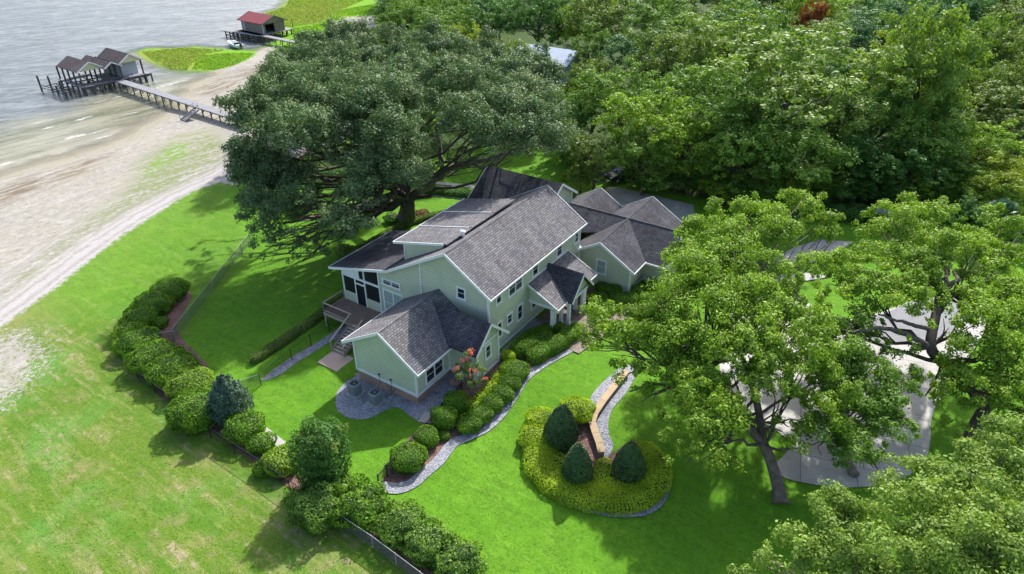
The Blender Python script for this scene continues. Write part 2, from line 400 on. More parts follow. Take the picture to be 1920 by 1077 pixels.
# sand
sc0 = t.mix(t.mapr(n_s, .3, .7), (.25, .235, .205), (.40, .382, .345))
sc0 = t.mix(t.mapr(n_f, .40, .62, 0, .6), sc0, (.21, .19, .155))
sc0 = t.mix(t.mapr(n_b, .45, .65, 0, .5), sc0, (.32, .29, .225))
trk = t.math('SINE', t.math('ADD', t.math('MULTIPLY', road, 5.2), t.math('MULTIPLY', n_m, 9)))
rr = t.mapr(t.math('ADD', t.math('ABSOLUTE', road), t.math('MULTIPLY', t.math('SUBTRACT', n_s, .5), 1.2)), 3.6, 4.6, 1, 0)
rc = t.mix(t.mapr(trk, -.9, .9), (.275, .255, .245), (.385, .368, .355))
rc = t.mix(t.mapr(t.math('ADD', road, t.math('MULTIPLY', n_m, 2.0)), .2, 2.4, .75, 0), rc, (.37, .355, .345))
for off_, wd_ in ((-2.6, .5), (-1.0, .35), (.9, .4), (3.0, .3)):
    rc = t.mix(t.math('MULTIPLY', t.mapr(t.math('ABSOLUTE', t.math('ADD', t.math('SUBTRACT', road, off_), t.math('MULTIPLY', t.math('SUBTRACT', n_m, .5), 1.1))), .08, wd_, .75, 0), t.mapr(n_g, .3, .55, .4, 1)), rc, (.245, .215, .205))
rc = t.mix(t.math('MULTIPLY', t.mapr(t.math('ABSOLUTE', t.math('SUBTRACT', road, 1.5)), .15, .7, .6, 0), t.mapr(n_m, .35, .6)), rc, (.26, .22, .215))
rc = t.mix(t.mapr(n_f, .3, .7, 0, .35), rc, (.30, .26, .24))
sc0 = t.mix(rr, sc0, rc)
tw = t.n('ShaderNodeTexWave', {'Vector': t.map(p, (1, 1, 1), (0, 0, R(20))), 'Scale': .16, 'Distortion': 9, 'Detail': 3, 'Detail Scale': 1.2}).outputs['Fac']
sc0 = t.mix(t.math('MULTIPLY', t.mapr(tw, .0, .12, .7, 0), t.mapr(sand, 1, 4)), sc0, (.27, .24, .20))
dm = t.math('MULTIPLY', t.mapr(deb, -2, 1), t.mapr(t.noise(t.map(p, (.25, 1.2, 1), (0, 0, R(-58))), 1.0, 6, .7), .42, .60))
sc0 = t.mix(t.math('MULTIPLY', t.mapr(t.noise(t.map(p, (.5, 1.6, 1), (0, 0, R(-50))), 1.4, 7, .8), .535, .58), t.math('MULTIPLY', t.mapr(n_m, .35, .6, .15, .8), t.mapr(rr, 0, 1, 1, 0))), sc0, (.17, .15, .115))
sc0 = t.mix(t.math('MULTIPLY', t.mapr(t.noise(t.map(p, (.35, 1.1, 1), (0, 0, R(-50))), .8, 7, .8), .56, .62), .5), sc0, (.42, .405, .375))
sc0 = t.mix(t.math('MULTIPLY', dm, .9), sc0, (.14, .105, .07))
spk = t.mapr(t.math('ADD', t.math('MULTIPLY', n_f, .6), t.math('MULTIPLY', n_g, .4)), .57, .62)
vm = t.math('MULTIPLY', t.mapr(veg, -1.5, 2.0), t.mapr(t.math('ADD', t.math('MULTIPLY', n_s, .45), t.math('ADD', t.math('MULTIPLY', n_f, .25), t.math('MULTIPLY', t.noise(t.map(p, (.10, .8, 1), (0, 0, R(-48))), 1.0, 4, .6), .3))), .455, .52))
sc0 = t.mix(t.math('MULTIPLY', vm, .85), sc0, (.15, .19, .06))
vm2 = t.math('MULTIPLY', t.mapr(vegd, -1.0, 1.0), t.mapr(n_s, .42, .55))
sc0 = t.mix(t.math('MULTIPLY', vm2, .9), sc0, (.13, .25, .03))
sc0 = t.mix(t.math('MULTIPLY', t.math('MULTIPLY', spk, t.mapr(n_m, .42, .55)), .75), sc0, (.17, .155, .10))
wet = t.attr('wet'); sc0 = t.mix(t.mapr(t.math('ADD', wet, t.math('MULTIPLY', n_m, 4)), 1.5, 6.0, .75, 0), sc0, (.24, .215, .14))
edge = t.math('ADD', sand, t.math('MULTIPLY', t.math('SUBTRACT', n_s, .5), 2.6))
col = t.mix(t.mapr(edge, -.35, .35), col, sc0)
pe = t.math('ADD', pat, t.math('MULTIPLY', t.math('SUBTRACT', t.math('ADD', t.math('MULTIPLY', n_g, .35), t.math('ADD', t.math('MULTIPLY', n_f, .4), t.math('MULTIPLY', n_s, .25))), .53), 26))
col = t.mix(t.mapr(pe, -.4, .5), col, sc0)
# marsh
mc = t.mix(t.mapr(n_s, .3, .7), (.075, .20, .008), (.20, .36, .015))
mc = t.mix(t.math('MULTIPLY', t.mapr(mary, -6, 3), t.mapr(n_m, .3, .6)), mc, (.27, .22, .06))
mc = t.mix(t.mapr(n_f, .4, .8, 0, .4), mc, (.05, .15, .01))
nots = t.mapr(edge, .35, -.35)
col = t.mix(t.math('MULTIPLY', t.mapr(t.math('ADD', mar, t.math('MULTIPLY', t.math('SUBTRACT', n_s, .5), 7)), -.6, .6), nots), col, mc)
# litter under the trees
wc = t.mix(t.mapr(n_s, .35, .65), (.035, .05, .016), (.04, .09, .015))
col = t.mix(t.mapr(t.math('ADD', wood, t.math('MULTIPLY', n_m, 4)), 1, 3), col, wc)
hh = t.math('ADD', t.math('MULTIPLY', n_f, .7), t.math('MULTIPLY', n_s, 1.0))
t.bump(hh, .55, .12)
M['ground'] = t.fin(col, .95, .12)

xs = np.concatenate([np.arange(-130, -60, 1.2), np.arange(-60, 45, .7), np.arange(45, 130, 1.3), [135, 150, 180, 240, 340, 520, 800]])
xs = np.concatenate([[-800, -560, -400, -300, -230, -190, -160, -140], xs])
ys = np.concatenate([[-60, -30, -10, 0, 6], np.arange(10, 110, .7), np.arange(110, 230, 1.4), [235, 245, 260, 290, 340, 420, 560, 800]])
X, Y = np.meshgrid(xs, ys); PG = np.stack([X.ravel(), Y.ravel()], 1)
ZG = terrain_v(PG)
att = {}
att['sand'] = sdist(PG, sand_poly); att['lawn'] = sdist(PG, lawn_poly); att['veg'] = sdist(PG, veg_poly); att['vegd'] = sdist(PG, vegd_poly)
att['deb'] = np.maximum(sdist(PG, deb_poly), sdist(PG, deb2_poly)); att['marsh'] = sdist(PG, marsh_poly)
att['marshy'] = np.maximum(sdist(PG, marshy_poly), sdist(PG, marsh2_poly)); att['patch'] = sdist(PG, sandpatch)
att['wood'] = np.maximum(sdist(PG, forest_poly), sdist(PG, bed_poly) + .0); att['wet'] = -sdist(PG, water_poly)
att['clean'] = (PG[:, 1] - 52) * .9 + (PG[:, 0] + 28) * .25
rd = dist_poly(PG, road_c, False)
# sign of the road distance: positive on the lake side
sg = np.zeros(len(PG)); bd = np.full(len(PG), 1e9)
for i in range(len(road_c) - 1):
    p0, q0 = road_c[i], road_c[i + 1]; e = q0 - p0; tt = np.clip(((PG - p0) @ e) / (e @ e), 0, 1)
    v_ = PG - p0 - tt[:, None] * e; dd = np.hypot(v_[:, 0], v_[:, 1]); cr = e[0] * v_[:, 1] - e[1] * v_[:, 0]
    m_ = dd < bd; bd[m_] = dd[m_]; sg[m_] = np.sign(cr[m_])
att['road'] = rd * sg
nx, ny = len(xs), len(ys)
I = np.arange(nx * ny).reshape(ny, nx)
FQ = np.stack([I[:-1, :-1].ravel(), I[:-1, 1:].ravel(), I[1:, 1:].ravel(), I[1:, :-1].ravel()], 1)
cen = {k: v[FQ].mean(1) for k, v in att.items()}
cls = np.zeros(len(FQ), int)                      # field
cls[cen['lawn'] > 0] = 1
cls[(cen['marsh'] > 0)] = 4
cls[cen['sand'] > 0] = 2
cls[(cen['sand'] > 0) & (np.abs(cen['road']) < 4.2)] = 3
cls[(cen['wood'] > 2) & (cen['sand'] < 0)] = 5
cls[(cen['sand'] < 0) & (cen['wet'] < -2)] = 6
for k, nm in enumerate(['field', 'lawn', 'beach', 'dirt_road', 'marsh_grass', 'forest_floor', 'lake_bed']):
    fq = FQ[cls == k]
    if len(fq) == 0: continue
    used, inv = np.unique(fq.ravel(), return_inverse=True)
    me = bpy.data.meshes.new(nm)
    vv = np.column_stack([PG[used], ZG[used]])
    me.from_pydata(vv.tolist(), [], inv.reshape(-1, 4).tolist()); me.update()
    me.polygons.foreach_set('use_smooth', [True] * len(me.polygons))
    for an, av in att.items():
        a_ = me.attributes.new(an, 'FLOAT', 'POINT'); a_.data.foreach_set('value', av[used].astype(np.float32))
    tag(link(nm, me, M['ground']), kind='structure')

def densify(V, step, jag=0):
    out = []
    for i in range(len(V)):
        p_, q_ = np.array(V[i]), np.array(V[(i + 1) % len(V)]); L = np.hypot(*(q_ - p_)); n = max(1, int(L / step))
        nn = np.array([-(q_ - p_)[1], (q_ - p_)[0]]) / max(L, 1e-6)
        for k in range(n):
            o = p_ + (q_ - p_) * k / n
            if jag and 0 < k: o = o + nn * random.uniform(-jag, jag)
            out.append(o)
    return out
def catmull(V, n=5, closed=True):
    V = [np.array(v, float) for v in V]; m = len(V); out = []
    for i in range(m if closed else m - 1):
        g = lambda k: V[k % m] if closed else V[min(max(k, 0), m - 1)]
        a, b, c, e = g(i - 1), g(i), g(i + 1), g(i + 2)
        for k in range(n):
            s = k / n
            out.append(.5 * ((2 * b) + (-a + c) * s + (2 * a - 5 * b + 4 * c - e) * s * s + (-a + 3 * b - 3 * c + e) * s ** 3))
    if not closed: out.append(V[-1])
    return out
def sheet(name, poly, off, mat, grid=1.0, jag=0.0, sm=0, thick=0.0, flat=None, **kw):
    """a sheet that follows the terrain, boundary given in world x,y"""
    if sm: poly = catmull(poly, sm)
    V = densify(poly, min(grid, .7), jag); P = np.array(V)
    lo, hi = P.min(0), P.max(0)
    gx, gy = np.meshgrid(np.arange(lo[0], hi[0], grid), np.arange(lo[1], hi[1], grid)); gp = np.stack([gx.ravel(), gy.ravel()], 1)
    if len(gp): gp = gp[sdist(gp, P) > grid * .35]
    allp = [Vector(v) for v in V] + [Vector(v) for v in gp.tolist()]
    vo, eo, fo, *_ = delaunay_2d_cdt(allp, [], [list(range(len(V)))], 1, 1e-5)
    vo = np.array([tuple(v) for v in vo]); z = (terrain_v(vo) if flat is None else np.full(len(vo), flat)) + off
    mb = MB(); mb.mesh(np.column_stack([vo, z]).tolist(), fo)
    if thick:
        for i in range(len(V)):
            j = (i + 1) % len(V); a, b = V[i], V[j]
            za = (terr(*a) if flat is None else flat) + off; zb = (terr(*b) if flat is None else flat) + off
            mb.face([(a[0], a[1], za - thick), (b[0], b[1], zb - thick), (b[0], b[1], zb), (a[0], a[1], za)])
    o = mb.build(name, mat)
    return tag(o, **(kw or dict(kind='structure')))
def GP(L): return [tuple(G(x, y)[:2]) for x, y in L]
def ribbon(pts, w_):
    pts = [np.array(p) for p in catmull(pts, 5, False)]; l, r = [], []
    for i, p in enumerate(pts):
        tt = pts[min(i + 1, len(pts) - 1)] - pts[max(i - 1, 0)]; tt = tt / np.hypot(*tt); n = np.array([-tt[1], tt[0]])
        ww = w_[0] + (w_[1] - w_[0]) * i / (len(pts) - 1) if hasattr(w_, '__len__') else w_
        l.append(p + n * ww / 2); r.append(p - n * ww / 2)
    return l + r[::-1]

# water
t = NT('lake_water'); p = t.pos(); dep = t.attr('dep')
pw = t.map(p, (1, 1, 1), (0, 0, R(27)))
wv = t.noise(t.map(p, (.5, 1.5, 1), (0, 0, R(-28))), .9, 6, .65)
wv2 = t.noise(t.map(p, (.07, .3, 1), (0, 0, R(-28))), 1.0, 5, .6)
nn = t.noise(p, .07, 4, .6)
dd_ = t.math('ADD', dep, t.math('MULTIPLY', t.math('SUBTRACT', nn, .5), 16))
deep = t.mix(t.mapr(wv2, .36, .62), (.105, .12, .128), (.20, .215, .225))
deep = t.mix(t.mapr(t.noise(t.map(p, (.3, 1.1, 1), (0, 0, R(-28))), 1.0, 6, .72), .46, .58, 0, .9), deep, (.055, .066, .072))
sh = t.mix(t.mapr(t.noise(t.map(p, (.06, .28, 1), (0, 0, R(-52))), 1.0, 5, .65), .4, .62), (.11, .11, .05), (.27, .255, .175))
sh = t.mix(t.mapr(dd_, -6, 0), sh, (.33, .30, .225))
c_ = t.mix(t.mapr(dd_, -27, -17, 0, 1), deep, sh)
wave = t.n('ShaderNodeTexWave', {'Vector': t.map(p, (1, 1, 1), (0, 0, R(36))), 'Scale': .075, 'Distortion': 3.0, 'Detail': 4, 'Detail Scale': 2.0, 'Detail Roughness': .65}).outputs['Fac']
brk = t.mapr(t.noise(t.map(p, (.16, .35, 1), (0, 0, R(-54))), 1.0, 3), .54, .60)
foam = t.math('MULTIPLY', t.math('MULTIPLY', t.mapr(wave, .88, .97), brk), t.math('MULTIPLY', t.mapr(dep, -24, -16), t.mapr(n_ := t.noise(p, 2.0, 5, .7), .3, .45)))
c_ = t.mix(t.math('MULTIPLY', foam, t.mapr(t.noise(p, 3.5, 5, .75), .42, .58, .1, .9)), c_, (.72, .72, .69))
cap = t.math('MULTIPLY', t.mapr(t.noise(t.map(p, (.35, 1.2, 1), (0, 0, R(-28))), .55, 5, .7), .72, .75), t.mapr(dep, -14, -30))
c_ = t.mix(cap, c_, (.75, .77, .78))
bb_ = t.n('ShaderNodeBump', {'Height': t.math('ADD', wv, t.math('MULTIPLY', wv2, 1.5)), 'Strength': .7, 'Distance': .5}); t.l(bb_.outputs[0], t.b.inputs['Normal'])
t.fin(c_, .22, .5)
edge_n = t.mapr(t.math('ADD', t.attr('edge'), t.math('MULTIPLY', t.math('SUBTRACT', t.noise(p, .5, 4), .5), 4)), -3.5, .2)
tr = t.n('ShaderNodeBsdfTransparent'); mx = t.n('ShaderNodeMixShader', {0: t.math('MULTIPLY', edge_n, .8), 1: t.b.outputs[0], 2: tr.outputs[0]}); t.l(mx.outputs[0], t.out.inputs[0])
M['water'] = t.m
t = None
xs2 = np.concatenate([[-700, -450, -330, -270], np.arange(-240, -30, 2.0)]); ys2 = np.concatenate([[-60, 0, 30], np.arange(50, 260, 2.0), [290, 340, 450, 620]])
X, Y = np.meshgrid(xs2, ys2); PW = np.stack([X.ravel(), Y.ravel()], 1); sdw = -sdist(PW, water_poly)
I = np.arange(len(PW)).reshape(len(ys2), len(xs2)); FQ2 = np.stack([I[:-1, :-1].ravel(), I[:-1, 1:].ravel(), I[1:, 1:].ravel(), I[1:, :-1].ravel()], 1)
FQ2 = FQ2[sdw[FQ2].min(1) < 1.0]
used, inv = np.unique(FQ2.ravel(), return_inverse=True)
me = bpy.data.meshes.new('water'); me.from_pydata([(x, y, WL + .03) for x, y in PW[used]], [], inv.reshape(-1, 4).tolist()); me.update()
a_ = me.attributes.new('edge', 'FLOAT', 'POINT'); a_.data.foreach_set('value', sdw[used].astype(np.float32))
ln_ = .895 * PW[:, 0] - .447 * PW[:, 1] + 108.6
a_ = me.attributes.new('dep', 'FLOAT', 'POINT'); a_.data.foreach_set('value', ln_[used].astype(np.float32))
tag(link('water', me, M['water']), kind='structure')

#PART2
# ------------------------------------------------------------------ paths, beds, drives (sheets on the ground)
sheet('gravel_strip', GP([(488, 713), (512, 694), (550, 668), (600, 640), (640, 612), (668, 606), (668, 640), (640, 634), (622, 640), (596, 656), (560, 678), (528, 702), (500, 714)]), .03, M['gravel'], .8, .03)
sheet('gravel_apron', catmull(GP([(676, 700), (668, 706), (650, 716), (634, 733), (629, 750), (632, 768), (645, 780), (662, 786), (682, 787), (702, 781), (724, 769), (740, 764), (752, 768), (766, 779), (784, 790), (800, 795), (812, 786), (862, 722), (900, 690), (870, 664), (820, 690)]), 3), .03, M['gravel'], .8)
sheet('concrete_pad', GP([(783, 792), (797, 773), (815, 776), (812, 796)]), .06, M['concrete'], .8)
sheet('planting_bed', GP([(715, 905), (732, 868), (765, 825), (810, 778), (862, 722), (905, 694), (938, 672), (985, 640), (1030, 608), (1085, 600), (1110, 640), (1066, 655), (1010, 682), (975, 715), (955, 752), (925, 785), (880, 812), (836, 842), (800, 880), (770, 905), (735, 917)]), .035, M['mulch'], .8, .04)
sheet('gravel_strip_front', GP([(933, 668), (1002, 598), (1024, 604), (990, 625), (945, 668), (937, 680)]), .07, M['gravel'], .8)
sheet('gravel_path', ribbon(GP([(712, 913), (746, 917), (775, 906), (797, 887), (820, 868), (834, 851), (850, 832), (880, 819), (910, 804), (935, 782), (960, 748), (983, 712), (1010, 690), (1040, 672), (1067, 658), (1100, 640), (1130, 615)]), (.95, .7)), .06, M['gravel'], .8)
sheet('topiary_bed', catmull(GP([(978, 820), (984, 855), (1006, 893), (1038, 922), (1078, 945), (1126, 961), (1165, 965), (1208, 962), (1236, 946), (1252, 918), (1247, 888), (1225, 850), (1190, 825), (1150, 850), (1137, 850), (1120, 815), (1105, 785), (1100, 765), (1070, 760), (1030, 772), (995, 795)]), 3), .035, M['mulch'], .7)
sheet('gravel_edging', ribbon(GP([(979, 815), (983, 845), (990, 870), (1010, 901), (1038, 927), (1079, 949), (1126, 963), (1163, 967), (1206, 964), (1234, 949), (1250, 922), (1250, 898), (1245, 885)]), (.30, .42)), .07, M['gravel'], .6)
sheet('gravel_walk', catmull(GP([(1148, 702), (1165, 690), (1190, 684), (1195, 700), (1172, 740), (1150, 766), (1141, 790), (1142, 815), (1150, 836), (1140, 858), (1128, 850), (1122, 815), (1106, 790), (1104, 762), (1112, 738), (1130, 718)]), 3), .05, M['gravel'], .7)
sheet('stone_terrace', GP([(1004, 603), (1040, 575), (1100, 555), (1160, 560), (1185, 590), (1120, 640), (1085, 665), (1060, 652), (1068, 632), (1040, 612)]), .09, M['slate'], 1.0)
sheet('planting_bed_entry', GP([(1098, 545), (1130, 528), (1180, 545), (1215, 530), (1260, 515), (1300, 520), (1290, 560), (1200, 600), (1150, 600), (1110, 580)]), .06, M['mulch'], 1.0)
sheet('driveway', GP([(1140, 352), (1300, 385), (1305, 420), (1260, 440), (1225, 420), (1190, 400), (1100, 380)]), .05, M['concrete_dark'], 1.5)
sheet('driveway_front', catmull(GP([(1360, 600), (1420, 560), (1500, 560), (1560, 600), (1640, 590), (1740, 560), (1850, 590), (1800, 700), (1750, 770), (1740, 850), (1690, 900), (1600, 915), (1500, 905), (1450, 880), (1480, 830), (1400, 770), (1350, 700)]), 3), .05, M['concrete_drive'], 1.5)
sheet('asphalt_lane', catmull(GP([(1560, 610), (1640, 595), (1720, 565), (1790, 560), (1800, 610), (1740, 640), (1640, 645)]), 3), .09, M['asphalt'], 1.5)
sheet('driveway_side', GP([(1490, 465), (1540, 450), (1600, 455), (1560, 480), (1500, 500), (1400, 530), (1380, 520)]), .07, M['concrete_dark'], 1.5)
sheet('garden_path', ribbon(GP([(700, 360), (760, 342), (820, 344), (900, 352)]), .9), .05, M['concrete'], 1.5)
sheet('garden_border_edge', ribbon(GP([(560, 415), (690, 385), (790, 368), (860, 372), (900, 380)]), .5), .05, M['gravel'], 1.5)
sheet('garden_bed', GP([(560, 410), (700, 372), (800, 350), (900, 358), (905, 378), (830, 368), (760, 372), (600, 412)]), .035, M['mulch'], 1.5)
sheet('shrub_border', catmull(GP([(345, 545), (322, 580), (300, 605), (300, 640), (330, 655), (352, 690), (378, 705), (392, 690), (368, 662), (345, 640), (332, 615), (345, 585), (360, 555)]), 3), .035, M['mulch'], .8)
sheet('shrub_border_front', GP([(262, 706), (300, 700), (420, 790), (540, 880), (650, 950), (790, 1060), (900, 1120), (860, 1140), (790, 1092), (640, 980), (540, 915), (400, 812), (300, 745)]), .035, M['mulch'], .8)
sheet('concrete_step', GP([(490, 815), (500, 802), (536, 830), (524, 842)]), .06, M['concrete'], .8)
sheet('concrete_walk', GP([(1385, 523), (1500, 512), (1560, 520), (1500, 530), (1390, 540)]), .1, M['concrete'], 1.5)

# tan capped low wall curving by the topiary bed
cw = thing('low_wall', 'curved low wall with tan cap stones running into the topiary bed', 'wall', G(1130, 760))
cen_ = [np.array(G(x, y, .45)) for x, y in [(1175, 694), (1153, 722), (1131, 750), (1115, 774), (1110, 790), (1117, 812), (1124, 830), (1128, 848)]]
for i in range(len(cen_) - 1):
    a_, b_ = Vector(cen_[i]), Vector(cen_[i + 1]); dv = (b_ - a_); nn_ = Vector((-dv.y, dv.x, 0)).normalized() * .27
    g = .012; a2 = a_ + dv.normalized() * g; b2 = b_ - dv.normalized() * g
    mb = MB(); mb.slab([a2 + nn_, b2 + nn_, b2 - nn_, a2 - nn_], (0, 0, -.09)); mb.build('cap_stone', M['cap'], cw)
mb = MB()
for i in range(len(cen_) - 1):
    a_, b_ = Vector(cen_[i]) - Vector((0, 0, .09)), Vector(cen_[i + 1]) - Vector((0, 0, .09)); dv = b_ - a_; nn_ = Vector((-dv.y, dv.x, 0)).normalized() * .2
    mb.slab([a_ + nn_, b_ + nn_, b_ - nn_, a_ - nn_], (0, 0, -.6))
mb.build('wall_base', M['block'], cw)

# ------------------------------------------------------------------ the house
Z0 = .83
house = thing('house', 'rambling sage green clapboard house with grey shingle gables beside the big oak', 'house', tuple(W(10, -3, .7)))
def wallbox(poly, top_fn, name='wall', mat=None, z0=Z0, parent=None):
    """walls round a plan polygon in (a,b); top_fn(a,b) gives the height at each vertex"""
    mb = MB(); n = len(poly)
    for i in range(n):
        (a0, b0), (a1, b1) = poly[i], poly[(i + 1) % n]
        mb.face([W(a0, b0, z0), W(a1, b1, z0), W(a1, b1, top_fn(a1, b1)), W(a0, b0, top_fn(a0, b0))])
    return mb.build(name, mat or M['siding'], parent or house, uv=True)
RT = .14
def roofplane(pts, mat, name='roof'):
    mb = MB(); mb.slab([W(*p) for p in pts], (0, 0, -RT)); return mb.build(name, mat, house, uv=True)
def fascia(segs, h=.24, t_=.05, name='fascia'):
    for p, q in segs:
        mb = MB(); p_, q_ = W(*p), W(*q); mb.beam(p_ + Vector((0, 0, -h / 2 + .03)), q_ + Vector((0, 0, -h / 2 + .03)), t_, h, ext=.02)
        mb.build(name, M['trim'], house)
# --- main block: ridge along a at b=RB
RB, RZ = -2.05, 9.75
sF, sB, sL = .652, .56, .26
def zmain(b):
    if b >= RB: return RZ - sF * (b - RB)
    if b >= -8.6: return RZ + sB * (b - RB)
    return RZ + sB * (-8.6 - RB) + sL * (b + 8.6)
a0, a1 = 6.7, 22.95
roofplane([(a0, 2.4, zmain(2.4)), (a1, 2.4, zmain(2.4)), (a1, RB, RZ), (a0, RB, RZ)], M['roof'])
roofplane([(a0, RB, RZ), (a1, RB, RZ), (a1, -8.6, zmain(-8.6)), (a0, -8.6, zmain(-8.6))], M['roof'])
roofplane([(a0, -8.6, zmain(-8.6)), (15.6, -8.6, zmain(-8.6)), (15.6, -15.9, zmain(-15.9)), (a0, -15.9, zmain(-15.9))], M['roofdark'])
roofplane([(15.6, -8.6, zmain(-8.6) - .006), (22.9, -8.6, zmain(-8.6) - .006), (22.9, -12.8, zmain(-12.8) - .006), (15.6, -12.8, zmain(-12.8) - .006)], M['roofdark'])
fascia([((a0, 2.42, zmain(2.4)), (a0, RB, RZ)), ((a0, RB, RZ), (a0, -8.6, zmain(-8.6))), ((a0, -8.6, zmain(-8.6)), (a0, -15.9, zmain(-15.9)))])
fascia([((a0, 2.43, zmain(2.4)), (a1, 2.43, zmain(2.4)))], .16)
fascia([((a0, -15.93, zmain(-15.9)), (15.6, -15.93, zmain(-15.9)))], .16, name='gutter')
fascia([((a1 + .02, 2.42, zmain(2.4)), (a1 + .02, RB, RZ)), ((a1 + .02, RB, RZ), (a1 + .02, -8.6, zmain(-8.6)))])
mb = MB(); mb.beam(W(a0, RB, RZ - .02), W(a1, RB, RZ - .02), .16, .05); mb.build('ridge_cap', M['roof'], house, uv=True)
AW = 7.1
# main walls: front, gable (polygon faces so that the tops follow the roof)
def gable_face(a, pts, name='wall'):
    mb = MB(); mb.face([W(a, b, z) for b, z in pts]); return mb.build(name, M['siding'], house, uv=True)
def rz(b): return zmain(b) - RT - .01
mb = MB()
mb.face([W(AW, 1.9, Z0), W(22.6, 1.9, Z0), W(22.6, 1.9, rz(1.9)), W(AW, 1.9, rz(1.9))])
mb.face([W(22.6, 1.9, Z0), W(22.6, -8.6, Z0), W(22.6, -8.6, rz(-8.6)), W(22.6, RB, rz(RB)), W(22.6, 1.9, rz(1.9))])
mb.build('wall', M['siding'], house, uv=True)
gable_face(AW, [(1.9, Z0), (1.9, rz(1.9)), (RB, rz(RB)), (-5.0, rz(-5.0)), (-5.0, Z0)])
gable_face(AW + .06, [(-5.0, Z0), (-5.0, rz(-5.0)), (-8.6, rz(-8.6)), (-10.0, rz(-10.0)), (-10.0, Z0)])
# screen porch: posts, knee walls and screens between b=-10 and b=-14.6
BL = -14.6
mb = MB(); mb.face([W(AW + .06, BL, -.6), W(15.4, BL, -.6), W(15.4, BL, Z0), W(AW + .06, BL, Z0)]); mb.build('skirting', M['block'], house)
wallbox([(15.4, BL), (15.4, -12.4), (22.6, -12.4), (22.6, -8.6)], lambda a, b: rz(b) if b < -8 else rz(-8.6), z0=0)
mb = MB(); mb.slab([W(AW + .1, BL, .95), W(15.4, BL, .95), W(15.4, -10, .95), W(AW + .1, -10, .95)], (0, 0, -.3)); mb.build('porch_floor', M['deck'], house)
mb = MB(); mb.face([W(11.5, -10, .95), W(11.5, BL, .95), W(11.5, BL, rz(BL)), W(11.5, -10, rz(-10))]); mb.build('wall', M['siding'], house, uv=True)
DZ = .95
def sl_(px, py): 
    r_ = zat(px, py, a=AW); return r_[1], r_[2]
posts = [BL, -13.05, -11.85, -10.02]
HB = 3.75     # height of the header over the screens
for b in posts:
    mb = MB(); top = rz(b) + .0
    mb.obox((W(AW, b, (DZ + top) / 2)), Vector((*(A2 * .06), 0)), Vector((*(B2 * .07), 0)), (0, 0, (top - DZ) / 2)); mb.build('porch_post', M['trim'], house)
mb = MB(); mb.beam(W(AW, BL, HB), W(AW, -10, HB), .14, .20); mb.build('header', M['trim'], house)
mb = MB(); mb.slab([W(AW - .01, BL, HB + .1), W(AW - .01, -12.5, HB + .1), W(AW - .01, -12.5, rz(-12.5)), W(AW - .01, BL, rz(BL))], (*(A2 * .05), 0)); mb.build('gable_board', M['trim'], house)
for i in range(3):
    b0, b1 = posts[i] + .07, posts[i + 1] - .07
    low = DZ + (1.0 if i != 1 else .05)
    if i != 1:
        mb = MB(); mb.slab([W(AW - .02, b0, DZ), W(AW - .02, b1, DZ), W(AW - .02, b1, low), W(AW - .02, b0, low)], (*(A2 * .06), 0)); mb.build('knee_wall', M['siding'], house, uv=True)
    if i == 1:
        dr = MB()
        for bb in (b0 + .04, b1 - .04): dr.beam(W(AW - .03, bb, DZ), W(AW - .03, bb, 3.05), .05, .08, up=(*B2, 0))
        for zz in (DZ + .1, 2.0, 3.05): dr.beam(W(AW - .03, b0, zz), W(AW - .03, b1, zz), .05, .08)
        dro = dr.build('screen_door', M['black'], house)
        mb = MB(); mb.beam(W(AW - .01, b0, 3.2), W(AW - .01, b1, 3.2), .05, .16); mb.build('door_header', M['trim'], house)
    mb = MB(); mb.face([W(AW + .02, b0, low), W(AW + .02, b1, low), W(AW + .02, b1, HB - .1), W(AW + .02, b0, HB - .1)]); mb.build('screen', M['screen'], house)
mb = MB(); mb.face([W(AW + .02, -12.45, HB + .1), W(AW + .02, -10.07, HB + .1), W(AW + .02, -10.07, rz(-10.07)), W(AW + .02, -12.45, rz(-12.45))]); mb.build('screen', M['screen'], house)
mb = MB(); mb.face([W(AW + .1, BL, DZ + .9), W(15.4, BL, DZ + .9), W(15.4, BL, rz(BL)), W(AW + .1, BL, rz(BL))]); mb.build('screen', M['screen'], house)
mb = MB(); mb.beam(W(AW + .2, BL - .3, zmain(BL - 1) - .3), W(AW + .4, BL, 3.2), .06, .06); mb.build('downpipe', M['trim'], house)

